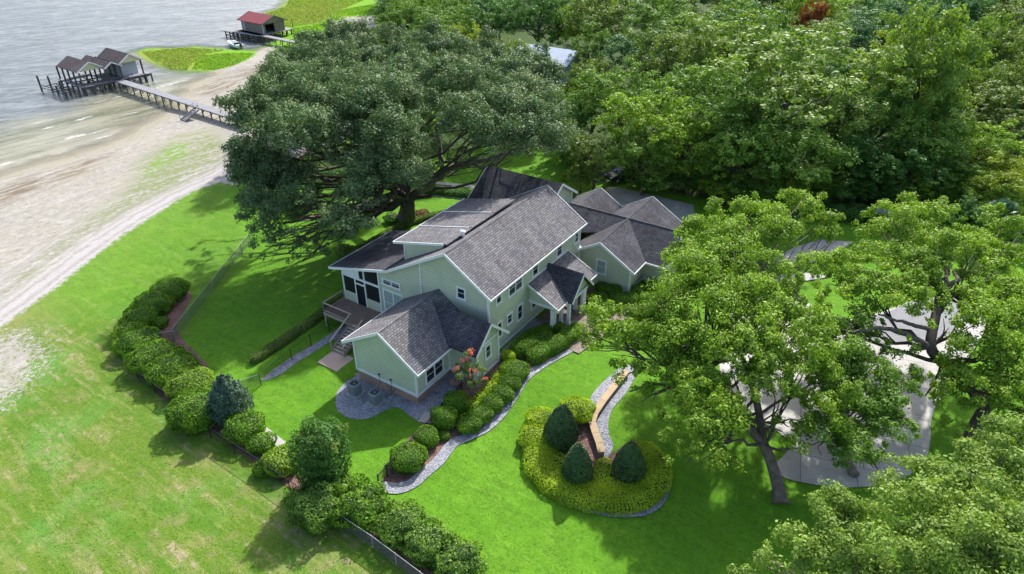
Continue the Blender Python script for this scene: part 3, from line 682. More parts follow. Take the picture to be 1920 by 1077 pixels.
def trimv(a, b, z0, z1, wdt=.15, name='corner_board'):
    mb = MB(); mb.box(W(a, b, (z0 + z1) / 2), (wdt / 2, wdt / 2, (z1 - z0) / 2), TH); return mb.build(name, M['trim'], house)
trimv(AW, 1.9, Z0 - .1, rz(1.9)); trimv(AW - .02, -5.0, Z0, rz(-5.0), .12); trimv(22.6, 1.9, Z0, rz(1.9))
def baseboard(p, q, z=Z0, h=.22, proud=.04):
    mb = MB(); mb.beam(W(*p, z), W(*q, z), .1, h, ext=.04); return mb.build('base_board', M['trim'], house)
baseboard((AW, 1.9), (22.6, 1.9)); 
def window(face, c0, c1, z0, z1, n=1, mat='glass', transom=None, parent=None, fr=.15):
    """face=('a',value) or ('b',value): outward is -a for 'a', +b for 'b'. c0..c1 along the other axis"""
    ax, val = face
    def P(c, z, out): return W(val - out, c, z) if ax == 'a' else W(c, val + out, z)
    if c0 > c1: c0, c1 = c1, c0
    cm, zm = (c0 + c1) / 2, (z0 + z1) / 2
    f = MB()
    f.beam(P(c0, z1, .03), P(c1, z1, .03), .08, fr, ext=fr / 2 + .02); f.beam(P(c0, z0, .04), P(c1, z0, .04), .11, fr, ext=fr / 2 + .04)
    along = P(1, 0, 0) - P(0, 0, 0)
    for c in (c0, c1): f.beam(P(c, z0 + fr / 2, .028), P(c, z1 - fr / 2, .028), fr, .075, up=P(0, 0, 1) - P(0, 0, 0))
    for k in range(1, n):
        c = c0 + (c1 - c0) * k / n; f.beam(P(c, z0 + fr / 2, .024), P(c, z1 - fr / 2, .024), fr * .8, .06, up=P(0, 0, 1) - P(0, 0, 0))
    fo = f.build('window', M['trim'], parent or house)
    for k in range(n):
        e0 = c0 + (c1 - c0) * k / n + fr * .45; e1 = c0 + (c1 - c0) * (k + 1) / n - fr * .45
        g = MB(); g.face([P(e0, z0 + fr / 2, .012), P(e1, z0 + fr / 2, .012), P(e1, z1 - fr / 2, .012), P(e0, z1 - fr / 2, .012)]); 
        go = g.build('pane', M[mat]); go.parent = fo; go.location = Vector(fo.location) * 0
        s_ = MB(); s_.beam(P(e0, zm + .02, .016), P(e1, zm + .02, .016), .02, .04); so_ = s_.build('sash_bar', M['trim']); so_.parent = fo
        if n == 1 or (z1 - z0) < 1: pass
    return fo
B_ = ('b', 1.9)
window(B_, 8.2, 8.95, 5.45, 6.5); window(B_, 10.05, 12.15, 5.2, 6.45, 2); window(B_, 13.85, 14.8, 5.25, 6.45); window(B_, 18.1, 19.1, 5.2, 6.45); window(B_, 21.55, 22.3, 5.1, 6.2)
window(B_, 8.3, 8.95, 2.0, 3.5); window(B_, 9.8, 10.55, 2.5, 3.45); window(B_, 11.42, 12.25, 1.98, 3.5); window(B_, 13.8, 14.75, 1.9, 3.05)
w1 = [zat(857, 537, a=AW), zat(873, 564, a=AW)]
window(('a', AW), w1[0][1], w1[1][1], w1[1][2] + .05, w1[0][2] - .03)
d5 = lambda x, y: (x / 5.3875 + 600, y / 5.3875 + 500)
q0, q1 = zat(*d5(630, 130), a=AW), zat(*d5(805, 225), a=AW)
window(('a', AW + .06), q0[1], q1[1], zat(*d5(630, 175), a=AW)[2] + .05, zat(*d5(630, 120), a=AW)[2], 2)
window(('a', AW + .06), zat(*d5(645, 300), a=AW)[1], zat(*d5(830, 300), a=AW)[1], DZ + .1, zat(*d5(640, 228), a=AW)[2], 2, 'blind')
# front door under the porch
dm = MB(); dm.box(W(16.7, 1.96, Z0 + 1.06), (.5, .03, 1.05), TH); door = dm.build('front_door', M['black'], house)
dm = MB(); 
for s_ in (-.58, .58): dm.beam(W(16.7 + s_, 1.97, Z0), W(16.7 + s_, 1.97, Z0 + 2.2), .12, .07, up=(*B2, 0))
dm.beam(W(16.1, 1.97, Z0 + 2.25), W(17.3, 1.97, Z0 + 2.25), .07, .12); dm.build('door_frame', M['trim'], house)
# --- shed dormers on the rear slope
for k, (da0, da1, ext) in enumerate([(8.75, 12.35, 0), (12.35, 15.85, .10), (15.85, 19.4, .2)]):
    zt = lambda b: 9.26 + (b + 3.45) * .243 + ext * .45
    roofplane([(da0, -9.35, zt(-9.35)), (da1, -9.35, zt(-9.35)), (da1, -3.3 , zt(-3.3)), (da0, -3.3, zt(-3.3))], M['roof'])
    fascia([((da0 - .02, -9.35, zt(-9.35)), (da0 - .02, -3.7, zt(-3.7)))], .20, .06)
    fascia([((da0, -9.37, zt(-9.35)), (da1, -9.37, zt(-9.35)))], .18, .06)
    if k == 0:
        mb = MB(); mb.face([W(8.95, -8.25, zmain(-8.25)), W(8.95, -3.9, zmain(-3.9) - .05), W(8.95, -3.9, zt(-3.9) - RT), W(8.95, -8.25, zt(-8.25) - RT)])
        mb.build('dormer_cheek', M['siding'], house, uv=True)
        mb = MB(); mb.beam(W(8.93, -8.25, zmain(-8.25)), W(8.93, -8.25, zt(-8.25) - RT), .1, .1, up=(*B2, 0)); mb.build('corner_board', M['trim'], house)
    mb = MB(); mb.face([W(da0 + .2, -8.3, zmain(-8.3)), W(da1, -8.3, zmain(-8.3)), W(da1, -8.3, zt(-8.3) - RT), W(da0 + .2, -8.3, zt(-8.3) - RT)]); mb.build('dormer_wall', M['siding'], house, uv=True)
for px_, py_ in ((956, 382), (867.5, 440)):
    # find the point on the rear roof
    for _ in range(1):
        best = None
        for zz in np.arange(7, 9.7, .02):
            q = Gz(px_, py_, zz); aa, bb = AB(q[0], q[1])
            e = abs(max(zmain(bb), 9.30 + (bb + 3.45) * .243 if 8.8 < aa < 19.4 and bb > -9.3 else -9) - zz)
            if bb < RB and (best is None or e < best[0]): best = (e, aa, bb, zz)
    _, aa, bb, zz = best
    mb = MB(); mb.tube([W(aa, bb, zz - .1), W(aa, bb, zz + .2)], .17, 12); mb.lathe(W(aa, bb, zz + .2), [(.25, 0), (.25, .12), (.02, .18)], 12); mb.build('roof_vent', M['pvc'], house)
# --- near wing: ridge b=-3.1
NR, NZ = -3.1, 5.9; nsF, nsB = .672, .585
def zn(b): return NZ - nsF * (b - NR) if b > NR else NZ + nsB * (b - NR)
roofplane([(-.42, .62, zn(.62)), (4.05, .62, zn(.62)), (AW - .02, .62, zn(.62)), (AW - .02, NR, NZ), (-.42, NR, NZ)], M['roof'])
roofplane([(-.42, NR, NZ), (AW - .02, NR, NZ), (AW - .02, -7.25, zn(-7.25)), (-.42, -7.25, zn(-7.25))], M['roof'])
fascia([((-.44, .62, zn(.62)), (-.44, NR, NZ)), ((-.44, NR, NZ), (-.44, -7.25, zn(-7.25)))])
fascia([((-.44, .65, zn(.62)), (4.05, .65, zn(.62)))], .18, name='gutter'); fascia([((-.44, -7.28, zn(-7.25)), (AW, -7.28, zn(-7.25)))], .16, name='gutter')
mb = MB(); mb.beam(W(-.42, NR, NZ - .02), W(AW, NR, NZ - .02), .15, .05); mb.build('ridge_cap', M['roof'], house, uv=True)
r2 = lambda b: zn(b) - RT - .01
mb = MB()
mb.face([W(0, 0, Z0), W(0, 0, r2(0)), W(0, NR, r2(NR)), W(0, -6.37, r2(-6.37)), W(0, -6.37, Z0)])
mb.face([W(0, 0, Z0), W(4.17, 0, Z0), W(4.17, 0, r2(0)), W(0, 0, r2(0))]); mb.face([W(0, -6.37, Z0), W(AW, -6.37, Z0), W(AW, -6.37, r2(-6.37)), W(0, -6.37, r2(-6.37))])
mb.build('wall', M['siding'], house, uv=True)
mb = MB(); e_ = .03
for p_, q_ in (((e_, -e_), (e_, -6.37 + e_)), ((e_, -e_), (4.17, -e_)), ((e_, -6.37 + e_), (AW, -6.37 + e_))): mb.face([W(*p_, -1.2), W(*q_, -1.2), W(*q_, Z0), W(*p_, Z0)])
mb.build('skirting', M['block'], house)
baseboard((0, 0), (0, -6.37)); baseboard((0, .0), (4.17, .0)); baseboard((0, -6.37), (AW, -6.37))
for p_ in ((0, 0), (0, -6.37)): trimv(*p_, Z0 - .1, r2(p_[1]))
trimv(4.1, 0, Z0, r2(0), .12)
d1 = lambda x, y: (x / 3.366 + 580, y / 3.366 + 420)
w0, w1 = zat(*d1(732, 940), b=0), zat(*d1(840, 850), b=0)
window(('b', 0), w0[0], w1[0], 1.2, 2.55, 2)
# --- cross gable with the little window
GA, GZ_, gs = 5.66, 5.55, .90; gb = 3.2
gl, gr = GA - 2.1, GA + 2.45
back = lambda a: 1.2
zg = lambda a: GZ_ - gs * abs(a - GA)
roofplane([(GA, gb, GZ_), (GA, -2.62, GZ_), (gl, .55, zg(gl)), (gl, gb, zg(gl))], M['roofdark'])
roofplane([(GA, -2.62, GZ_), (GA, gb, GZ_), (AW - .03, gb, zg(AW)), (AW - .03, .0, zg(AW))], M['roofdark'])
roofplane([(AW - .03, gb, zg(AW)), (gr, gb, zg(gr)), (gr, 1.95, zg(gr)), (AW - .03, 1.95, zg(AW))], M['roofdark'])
fascia([((GA, gb + .02, GZ_), (gl, gb + .02, zg(gl))), ((GA, gb + .02, GZ_), (gr, gb + .02, zg(gr)))], .22)
mb = MB(); z_ = lambda a: zg(a) - RT * 1.2
mb.face([W(4.17, 2.78, Z0), W(AW + .04, 2.78, Z0), W(AW + .04, 2.78, z_(AW)), W(GA, 2.78, z_(GA)), W(4.17, 2.78, z_(4.17))])
mb.face([W(4.17, 2.78, Z0), W(4.17, 0, Z0), W(4.17, 0, z_(4.17)), W(4.17, 2.78, z_(4.17))]); mb.face([W(AW + .04, 2.78, Z0), W(AW + .04, 1.9, Z0), W(AW + .04, 1.9, z_(AW)), W(AW + .04, 2.78, z_(AW))])
mb.build('wall', M['siding'], house, uv=True)
mb = MB(); 
for p_, q_ in (((4.2, 2.75), (AW, 2.75)), ((4.2, 2.75), (4.2, 0))): mb.face([W(*p_, -.3), W(*q_, -.3), W(*q_, Z0), W(*p_, Z0)])
mb.build('skirting', M['block'], house)
baseboard((4.17, 2.78), (AW + .04, 2.78)); baseboard((4.17, 2.78), (4.17, 0)); trimv(AW + .04, 2.78, Z0 - .1, z_(AW) - .1, .14); trimv(4.17, 2.78, Z0, z_(4.17) - .1, .12)
d6 = lambda x, y: (x / 5.982 + 740, y / 5.982 + 520)
mb = MB(); mb.beam(W(4.4, 2.82, 3.75), W(AW, 2.82, 3.75), .06, .16); mb.build('belt_board', M['trim'], house)
w0, w1 = zat(*d6(1008, 740), b=2.78), zat(*d6(1070, 700), b=2.78)
window(('b', 2.78), w0[0] + .05, w1[0], 2.1, 3.35)
# --- entry porch
pz = .80
roofplane([(13.0, 1.92, 5.0), (20.2, 1.92, 5.0), (20.3, 5.1, 3.38), (13.0, 5.1, 3.38)], M['roof'])
zp = lambda a: 5.42 - 1.04 * abs(a - 16.6)
roofplane([(16.6, 1.93, 5.44), (16.6, 5.6, 5.44), (14.65, 5.6, zp(14.65)), (14.65, 5.0, zp(14.65)), (16.3, 1.93, 5.12)], M['roofdark'])
roofplane([(16.6, 5.6, 5.44), (16.6, 1.93, 5.44), (16.9, 1.93, 5.12), (18.55, 5.0, zp(18.55)), (18.55, 5.6, zp(18.55))], M['roofdark'])
fascia([((16.6, 5.62, 5.44), (14.6, 5.62, zp(14.65))), ((16.6, 5.62, 5.44), (18.6, 5.62, zp(18.55)))], .2)
fascia([((12.98, 1.95, 5.0), (12.98, 5.12, 3.38)), ((20.3, 1.95, 5.0), (20.3, 5.12, 3.38)), ((12.98, 5.12, 3.38), (14.6, 5.12, 3.38)), ((18.6, 5.12, 3.38), (20.3, 5.12, 3.38))], .18)
fascia([((13.0, 1.97, 5.12), (16.25, 1.97, 5.12)), ((16.95, 1.97, 5.12), (20.2, 1.97, 5.12))], .1, .06, 'flashing')
mb = MB(); mb.face([W(15.0, 5.2, 3.5), W(18.2, 5.2, 3.5), W(16.6, 5.2, 5.2)]); mb.build('gable_board', M['siding'], house, uv=True)
mb = MB(); mb.face([W(13.3, 1.95, 3.35), W(13.3, 4.4, 3.35), W(13.3, 4.4, 3.55), W(13.3, 1.95, 4.8)]); mb.build('gable_board', M['siding'], house, uv=True)
for p_, q_ in (((13.3, 1.95), (13.3, 4.5)), ((13.3, 4.5), (20.0, 4.5)), ((15.0, 4.5), (15.0, 5.15)), ((17.7, 4.5), (17.7, 5.15)), ((15.0, 5.17), (18.2, 5.17)), ((20.0, 4.5), (20.0, 1.95))):
    mb = MB(); mb.beam(W(*p_, 3.2), W(*q_, 3.2), .18, .3); mb.build('beam', M['trim'], house)
for a_c, b_c in ((13.2, 4.42), (13.55, 4.42), (14.8, 4.42), (15.0, 5.08), (17.55, 4.42), (17.55, 5.12), (17.85, 5.12)):
    mb = MB(); zb = terr(*W(a_c, b_c, 0)[:2]) + .09
    mb.box(W(a_c, b_c, (zb + 3.05) / 2), (.13, .13, (3.05 - zb) / 2), TH); mb.box(W(a_c, b_c, zb + .12), (.17, .17, .12), TH); mb.box(W(a_c, b_c, 2.97), (.16, .16, .07), TH)
    mb.build('column', M['trim'], house)
# --- right wing
VR, VZ = 4.2, 5.55; vs = .60
zv = lambda b: VZ - vs * abs(b - VR)
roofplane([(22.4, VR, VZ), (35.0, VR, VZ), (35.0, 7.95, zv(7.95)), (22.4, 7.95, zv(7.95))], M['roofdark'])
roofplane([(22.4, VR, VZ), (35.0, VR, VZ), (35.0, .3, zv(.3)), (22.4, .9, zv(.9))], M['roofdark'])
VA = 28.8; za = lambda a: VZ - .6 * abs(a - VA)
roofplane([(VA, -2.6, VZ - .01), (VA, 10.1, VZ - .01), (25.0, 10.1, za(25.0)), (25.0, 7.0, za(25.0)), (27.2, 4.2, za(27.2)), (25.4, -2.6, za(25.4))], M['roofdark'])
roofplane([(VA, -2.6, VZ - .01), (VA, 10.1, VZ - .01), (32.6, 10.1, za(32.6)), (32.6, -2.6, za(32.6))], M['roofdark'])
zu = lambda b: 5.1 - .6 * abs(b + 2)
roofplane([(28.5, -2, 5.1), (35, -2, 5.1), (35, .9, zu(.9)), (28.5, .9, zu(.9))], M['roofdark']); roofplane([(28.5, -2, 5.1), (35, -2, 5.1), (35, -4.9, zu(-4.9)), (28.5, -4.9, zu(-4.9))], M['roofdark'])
for p_, q_ in (((22.6, VR, VZ + .03), (35, VR, VZ + .03)), ((VA, -2.4, VZ + .02), (VA, 10.1, VZ + .02))):
    mb = MB(); mb.beam(W(*p_) - Vector((0, 0, .05)), W(*q_) - Vector((0, 0, .05)), .15, .05); mb.build('ridge_cap', M['roofdark'], house, uv=True)
fascia([((22.38, VR, VZ), (22.38, 7.97, zv(7.95))), ((22.38, VR, VZ), (22.38, 1.95, zv(1.95)))], .24)
fascia([((22.38, 7.98, zv(7.95)), (25.9, 7.98, zv(7.95))), ((24.98, 8.0, za(25.0)), (24.98, 10.1, za(25.0)))], .18, name='gutter'); fascia([((VA, 10.12, VZ), (25.0, 10.12, za(25.0))), ((VA, 10.12, VZ), (32.6, 10.12, za(32.6)))])
fascia([((35.02, VR, VZ), (35.02, 7.95, zv(7.95))), ((35.02, VR, VZ), (35.02, .9, zv(.9))), ((35.02, -2, 5.1), (35.02, .9, zu(.9))), ((35.02, -2, 5.1), (35.02, -4.9, zu(-4.9)))], .22)
r3 = lambda b: zv(b) - RT - .01
mb = MB(); mb.face([W(22.8, 7.4, Z0), W(22.8, 7.4, r3(7.4)), W(22.8, VR, r3(VR)), W(22.8, 1.9, r3(1.9)), W(22.8, 1.9, Z0)])
mb.face([W(22.8, 7.4, Z0), W(26.0, 7.4, Z0), W(26.0, 7.4, r3(7.4)), W(22.8, 7.4, r3(7.4))]); mb.face([W(26.0, 7.4, Z0), W(26.0, 9.6, Z0), W(26.0, 9.6, 3.7), W(26.0, 7.4, 3.7)])
mb.face([W(26, 9.6, Z0), W(31.6, 9.6, Z0), W(31.6, 9.6, za(31.6) - .2), W(VA, 9.6, VZ - .2), W(26, 9.6, za(26) - .2)])
mb.face([W(31.6, 9.6, Z0), W(31.6, 7.4, Z0), W(31.6, 7.4, 3.6), W(31.6, 9.6, 3.6)]); mb.face([W(34.6, 7.4, Z0), W(34.6, 7.4, r3(7.4)), W(34.6, VR, r3(VR)), W(34.6, .9, 3.3), W(34.6, -2, 4.9), W(34.6, -4.3, 3.5), W(34.6, -4.3, Z0)])
mb.face([W(31.6, 7.4, Z0), W(34.6, 7.4, Z0), W(34.6, 7.4, r3(7.4)), W(31.6, 7.4, r3(7.4))]); mb.face([W(34.6, -4.3, Z0), W(25.6, -4.3, Z0), W(25.6, -4.3, 3.5), W(34.6, -4.3, 3.5)])
mb.build('wall', M['siding'], house, uv=True)
baseboard((22.8, 1.9), (22.8, 7.4), h=.3); baseboard((22.8, 7.4), (26, 7.4), h=.3); baseboard((26, 7.4), (26, 9.6), h=.3); baseboard((26, 9.6), (31.6, 9.6), h=.3)
for p_ in ((22.8, 7.4), (26.0, 9.6)): trimv(*p_, Z0 - .1, 3.3)
trimv(26.0, 7.36, Z0, 3.3, .1)
window(('a', 22.8), 3.85, 4.85, 2.0, 3.5, 1, 'blind'); window(('b', 7.4), 24.2, 24.9, 2.2, 3.2)
mb = MB(); mb.obox(W(22.55, 1.75, 4.1), Vector((*(A2 * .35), 0)), Vector((*(B2 * .3), 0)), (0, 0, .2)); mb.build('gutter_box', M['trim'], house)
mb = MB(); mb.tube([W(22.5, 2.05, 4.0), W(22.55, 2.05, 1.0)], .07, 8); mb.build('downpipe', M['trim'], house)
# --- two storey rear wing
QA, QZ = 27.7, 8.0; zq = lambda a: QZ - .64 * abs(a - QA)
roofplane([(QA, -12.3, QZ), (QA, -2.9, QZ), (23.3, -2.9, zq(23.3)), (23.3, -12.3, zq(23.3))], M['roofdark']); roofplane([(QA, -12.3, QZ), (QA, -2.9, QZ), (31.1, -2.9, zq(31.1)), (31.1, -12.3, zq(31.1))], M['roofdark'])
fascia([((QA, -2.88, QZ), (31.1, -2.88, zq(31.1))), ((QA, -2.88, QZ), (24, -2.88, zq(24))), ((QA, -12.32, QZ), (23.3, -12.32, zq(23.3)))]); fascia([((31.12, -12.3, zq(31.1)), (31.12, -2.9, zq(31.1)))], .2, name='gutter')
mb = MB(); z4 = lambda a: zq(a) - RT - .01
for bb in (-3.35, -11.9): mb.face([W(24, bb, 0), W(30.6, bb, 0), W(30.6, bb, z4(30.6)), W(QA, bb, z4(QA)), W(24, bb, z4(24))])
mb.face([W(30.6, -3.35, 0), W(30.6, -11.9, 0), W(30.6, -11.9, z4(30.6)), W(30.6, -3.35, z4(30.6))]); mb.face([W(24, -3.35, 0), W(24, -11.9, 0), W(24, -11.9, z4(24)), W(24, -3.35, z4(24))])
mb.build('wall', M['siding'], house, uv=True); trimv(30.6, -3.35, 1, z4(30.6), .14)
# hose bibs and conduits on the near gable
for px_, py_ in ((711, 702), (733, 712)):
    aa, bb, zz = zat(px_, py_, a=-.03); mb = MB(); mb.tube([W(-.05, bb, zz), W(-.05, bb, zz - .8), W(-.35, bb, zz - 1.25)], .018, 6); mb.box(W(-.06, bb, zz), (.05, .05, .06), TH); mb.build('conduit', M['black'], house)

# ------------------------------------------------------------------ deck with stairs
deck = thing('wooden_deck', 'raised brown deck with pale railings and a stair behind the near gable', 'deck', tuple(W(4, -12, 0)))
DA0, DB0, DB1 = 3.9, -14.75, -7.4
c1_ = Gz(606.5, 584, DZ); ca, cb = AB(c1_[0], c1_[1]); DA0 = ca; DB0 = cb
mb = MB(); mb.slab([W(DA0, DB0, DZ), W(AW - .03, DB0, DZ), W(AW - .03, -6.5, DZ), (W(DA0, -6.5, DZ))], (0, 0, -.05)); mb.build('floor', M['deck'], deck)
mb = MB()
for p_, q_ in (((DA0, DB0), (DA0, -6.6)), ((DA0, DB0), (AW - .1, DB0))): mb.beam(W(*p_, DZ - .2), W(*q_, DZ - .2), .06, .3)
mb.build('rim_joist', M['wood'], deck)
for p_ in ((DA0 + .1, DB0 + .1), (DA0 + .1, -11.2), (DA0 + .1, -8.2), (AW - .4, DB0 + .1)):
    w_ = W(*p_, 0); zb = terr(w_.x, w_.y); mb = MB(); mb.box(W(*p_, (zb + DZ - .3) / 2), (.09, .09, (DZ - .3 - zb) / 2 + .05), TH); mb.build('post', M['wood'], deck)
SB0, SB1 = None, None
q = Gz(*d5(318, 575), DZ); SB0 = AB(q[0], q[1])[1]; SB1 = SB0 + 1.5
def railing(p, q, parent, z0=DZ, z1=DZ):
    mb = MB(); P_, Q_ = W(*p, z0), W(*q, z1)
    mb.beam(P_ + Vector((0, 0, .95)), Q_ + Vector((0, 0, .95)), .13, .05, ext=.05); mb.beam(P_ + Vector((0, 0, .12)), Q_ + Vector((0, 0, .12)), .05, .09)
    n = max(2, int((Q_ - P_).length / 1.8) + 1)
    for i in range(n): c = P_.lerp(Q_, i / (n - 1)); mb.box(c + Vector((0, 0, .45)), (.05, .05, .5), TH)
    o = mb.build('railing', M['wood'], parent)
    mb = MB(); m_ = max(3, int((Q_ - P_).length / .13))
    for i in range(m_): c = P_.lerp(Q_, (i + .5) / m_); mb.box(c + Vector((0, 0, .53)), (.008, .008, .4), TH)
    b_ = mb.build('balusters', M['black']); b_.parent = o
railing((DA0 + .05, DB0 + .05), (DA0 + .05, SB0), deck); railing((DA0 + .05, DB0 + .05), (AW - .1, DB0 + .05), deck)
slab_z = G(631, 680)[2] + .06
ns = 9; run = .29; sa0 = DA0 - ns * run
st = MB()
for i in range(ns):
    zt_ = DZ - (DZ - slab_z) * (i + 1) / (ns + 0); aa = DA0 - run * (i + .5)
    st.obox(W(aa, (SB0 + SB1) / 2, zt_ + .12), Vector((*(A2 * .155), 0)), Vector((*(B2 * .75), 0)), (0, 0, .02))
st.build('treads', M['wood'], deck)
st = MB()
for bb in (SB0 + .02, SB1 - .02): st.beam(W(DA0, bb, DZ - .12), W(sa0, bb, slab_z + .05), .05, .28)
st.build('stringers', M['wood'], deck)
for bb in (SB0 - .03, SB1 + .03): railing((DA0 - .1, bb), (sa0 - .05, bb), deck, DZ, slab_z + .1)
dd5 = [Gz(x, y, slab_z) for x, y in ((595, 679), (631, 697), (664, 672), (628, 655))]
pad = MB(); pad.slab([Vector(p_) for p_ in dd5], (0, 0, -.25)); tag(pad.build('concrete_landing', simple('tan_concrete', (.42, .32, .25), .85, .1, 1)), kind='structure')

# ------------------------------------------------------------------ air conditioners
def acunit(px, py, label, first=None):
    g = G(px, py); r_ = .44
    t_ = thing('air_conditioner', label, 'air conditioner', tuple(g), 'air conditioners beside the near gable')
    if first is None:
        mb = MB(); mb.box(g + Vector((0, 0, .04)), (.58, .58, .07), TH); mb.build('base_pad', M['concrete'], t_)
        V8 = [(math.copysign(abs(math.cos(k * math.pi / 12 + .13)) ** .55, math.cos(k * math.pi / 12 + .13)) * r_, math.copysign(abs(math.sin(k * math.pi / 12 + .13)) ** .55, math.sin(k * math.pi / 12 + .13)) * r_) for k in range(24)]
        def ring(s, z): return [g + Vector((x * s * math.cos(TH) - y * s * math.sin(TH), x * s * math.sin(TH) + y * s * math.cos(TH), z)) for x, y in V8]
        mb = MB(); prof = [(1, .12), (1, .98), (.99, 1.04), (.9, 1.08), (.74, 1.09), (.72, 1.02)]; rs = [ring(*p_) for p_ in prof]
        mb.mesh([v for r0 in rs for v in r0], [(i * 24 + k, i * 24 + (k + 1) % 24, (i + 1) * 24 + (k + 1) % 24, (i + 1) * 24 + k) for i in range(5) for k in range(24)], False)
        mb.build('casing', M['ac'], t_)
        mb = MB()
        for k in range(24):
            x, y = V8[k]
            for z in (): pass
            c_1 = g + Vector((x * 1.01 * math.cos(TH) - y * 1.01 * math.sin(TH), x * 1.01 * math.sin(TH) + y * 1.01 * math.cos(TH), .55)); mb.box(c_1, (.012, .012, .40))
        mb.build('side_grille', M['ac'], t_)
        mb = MB(); mb.lathe(g + Vector((0, 0, 1.0)), [(.385, .06), (.001, .061)], 24); mb.build('fan_well', M['rubber'], t_)
        mb = MB()
        for rr_ in (.10, .17, .24, .31): mb.tube([g + Vector((rr_ * math.cos(k * .2618), rr_ * math.sin(k * .2618), 1.09)) for k in range(25)], .006, 4, False)
        for k in range(0): mb.tube([g + Vector((0, 0, 1.1)), g + Vector((.33 * math.cos(k * .785), .33 * math.sin(k * .785), 1.09))], .006, 4)
        mb.build('fan_guard', M['greymetal'], t_)
        mb = MB()
        for k in range(4):
            t0 = k * math.pi / 2; mb.face([g + Vector((.06 * math.cos(t0), .06 * math.sin(t0), 1.03)), g + Vector((.3 * math.cos(t0 - .3), .3 * math.sin(t0 - .3), 1.02)), g + Vector((.3 * math.cos(t0 + .35), .3 * math.sin(t0 + .35), 1.06))])
        mb.lathe(g + Vector((0, 0, 1.02)), [(.08, 0), (.08, .05), (.001, .06)], 12); mb.build('fan', M['greymetal'], t_)
    return t_
ac1 = acunit(667, 738, 'grey air conditioner unit on the left, nearer the lawn and stairs')
ac2 = acunit(705, 755, 'grey air conditioner unit on the right, nearer the corner of the gable')
mb = MB(); a__, b__ = G(680, 735), G(694, 745); c0_ = G(730, 735, .2)
tag(mb.__class__ and (lambda m: (m.tube([G(722, 745, .15), G(735, 738, .4), W(-.02, -2.3, .55)], .03, 6), m.build('refrigerant_pipe', M['black']))[1])(MB()), 'black insulated pipe running from the air conditioner to the brick skirting', 'pipe')

# ------------------------------------------------------------------ fences
def chainfence(pts, label, h=1.15, name='chain_link_fence', dark=0, group=None, gap=2.6, alpha=.5):
    P_ = [G(*p_) for p_ in pts]; f = thing(name, label, 'fence', tuple(P_[0]), group)
    post = []; 
    for i in range(len(P_) - 1):
        L = (P_[i + 1] - P_[i]).length; n = max(1, round(L / gap))
        for k in range(n): post.append(P_[i].lerp(P_[i + 1], k / n))
    post.append(P_[-1])
    for p_ in post: p_.z = terr(p_.x, p_.y)
    m1 = M['black'] if dark else M['greymetal']
    for p_ in post:
        mb = MB(); mb.tube([p_ - Vector((0, 0, .1)), p_ + Vector((0, 0, h + .05))], .035, 6); mb.build('post', m1, f)
    mb = MB()
    for a_, b_ in zip(post[:-1], post[1:]): mb.tube([a_ + Vector((0, 0, h)), b_ + Vector((0, 0, h))], .022, 6); 
    mb.build('top_rail', m1, f)
    mb = MB()
    for a_, b_ in zip(post[:-1], post[1:]): mb.face([a_ + Vector((0, 0, .03)), b_ + Vector((0, 0, .03)), b_ + Vector((0, 0, h - .02)), a_ + Vector((0, 0, h - .02))])
    mb.build('wire_mesh', M['mesh_dark'] if dark else M['mesh'], f)
    return f
def meshmat(name, c, dens):
    t = NT(name); p = t.pos()
    w1 = t.noise(p, 22, 2, .5); k = t.mapr(w1, .3, .7, dens - .12, dens + .12)
    t.fin(c, .5, .3); tr = t.n('ShaderNodeBsdfTransparent'); mx = t.n('ShaderNodeMixShader', {0: k, 1: tr.outputs[0], 2: t.b.outputs[0]}); t.l(mx.outputs[0], t.out.inputs[0]); return t.m
M['mesh'] = meshmat('chain_link_wire', (.13, .15, .13), .5); M['mesh_dark'] = meshmat('black_chain_link_wire', (.012, .015, .015), .18)
chainfence([(470, 455), (400, 545), (328, 636)], 'grey chain link fence crossing the lawn between the oak and the mulch bed')
chainfence([(300, 645), (330, 640)], 'short stub of chain link fence by the mulch border corner')
chainfence([(262, 716), (322, 760)], 'short chain link fence in front of the long shrub row', dark=1)
chainfence([(396, 822), (489, 883), (545, 922), (600, 960)], 'dark chain link fence between the shrubs and the rough field', dark=1)
chainfence([(636, 985), (700, 1028), (790, 1096), (860, 1150)], 'chain link fence along the bottom hedge at the edge of the field')
chainfence([(490, 722), (548, 676), (618, 622), (650, 600)], 'black chain link fence beside the gravel strip below the deck', dark=1, h=1.2)
chainfence([(452, 735), (490, 722)], 'pale gate panel joining the black fence to the silver conifer', h=1.1)
pf = thing('picket_fence', 'black metal picket fence running from the near gable to the gravel path', 'fence', tuple(G(711, 912)))
P_ = [G(711, 914), G(727, 895), G(760, 858), G(800, 815), G(830, 778), G(866, 740)]
for p_ in P_: p_.z = terr(p_.x, p_.y)
rail = MB(); pk = MB()
for a_, b_ in zip(P_[:-1], P_[1:]):
    for z in (.15, 1.0, 1.15): rail.beam(a_ + Vector((0, 0, z)), b_ + Vector((0, 0, z)), .035, .035)
    n = int((b_ - a_).length / .12)
    for k in range(n): pk.box(a_.lerp(b_, k / n) + Vector((0, 0, .6)), (.009, .009, .58))
rail.build('rails', M['black'], pf); pk.build('pickets', M['black'], pf)
for p_ in P_: mb = MB(); mb.box(p_ + Vector((0, 0, .6)), (.04, .04, .64)); mb.build('post', M['black'], pf)

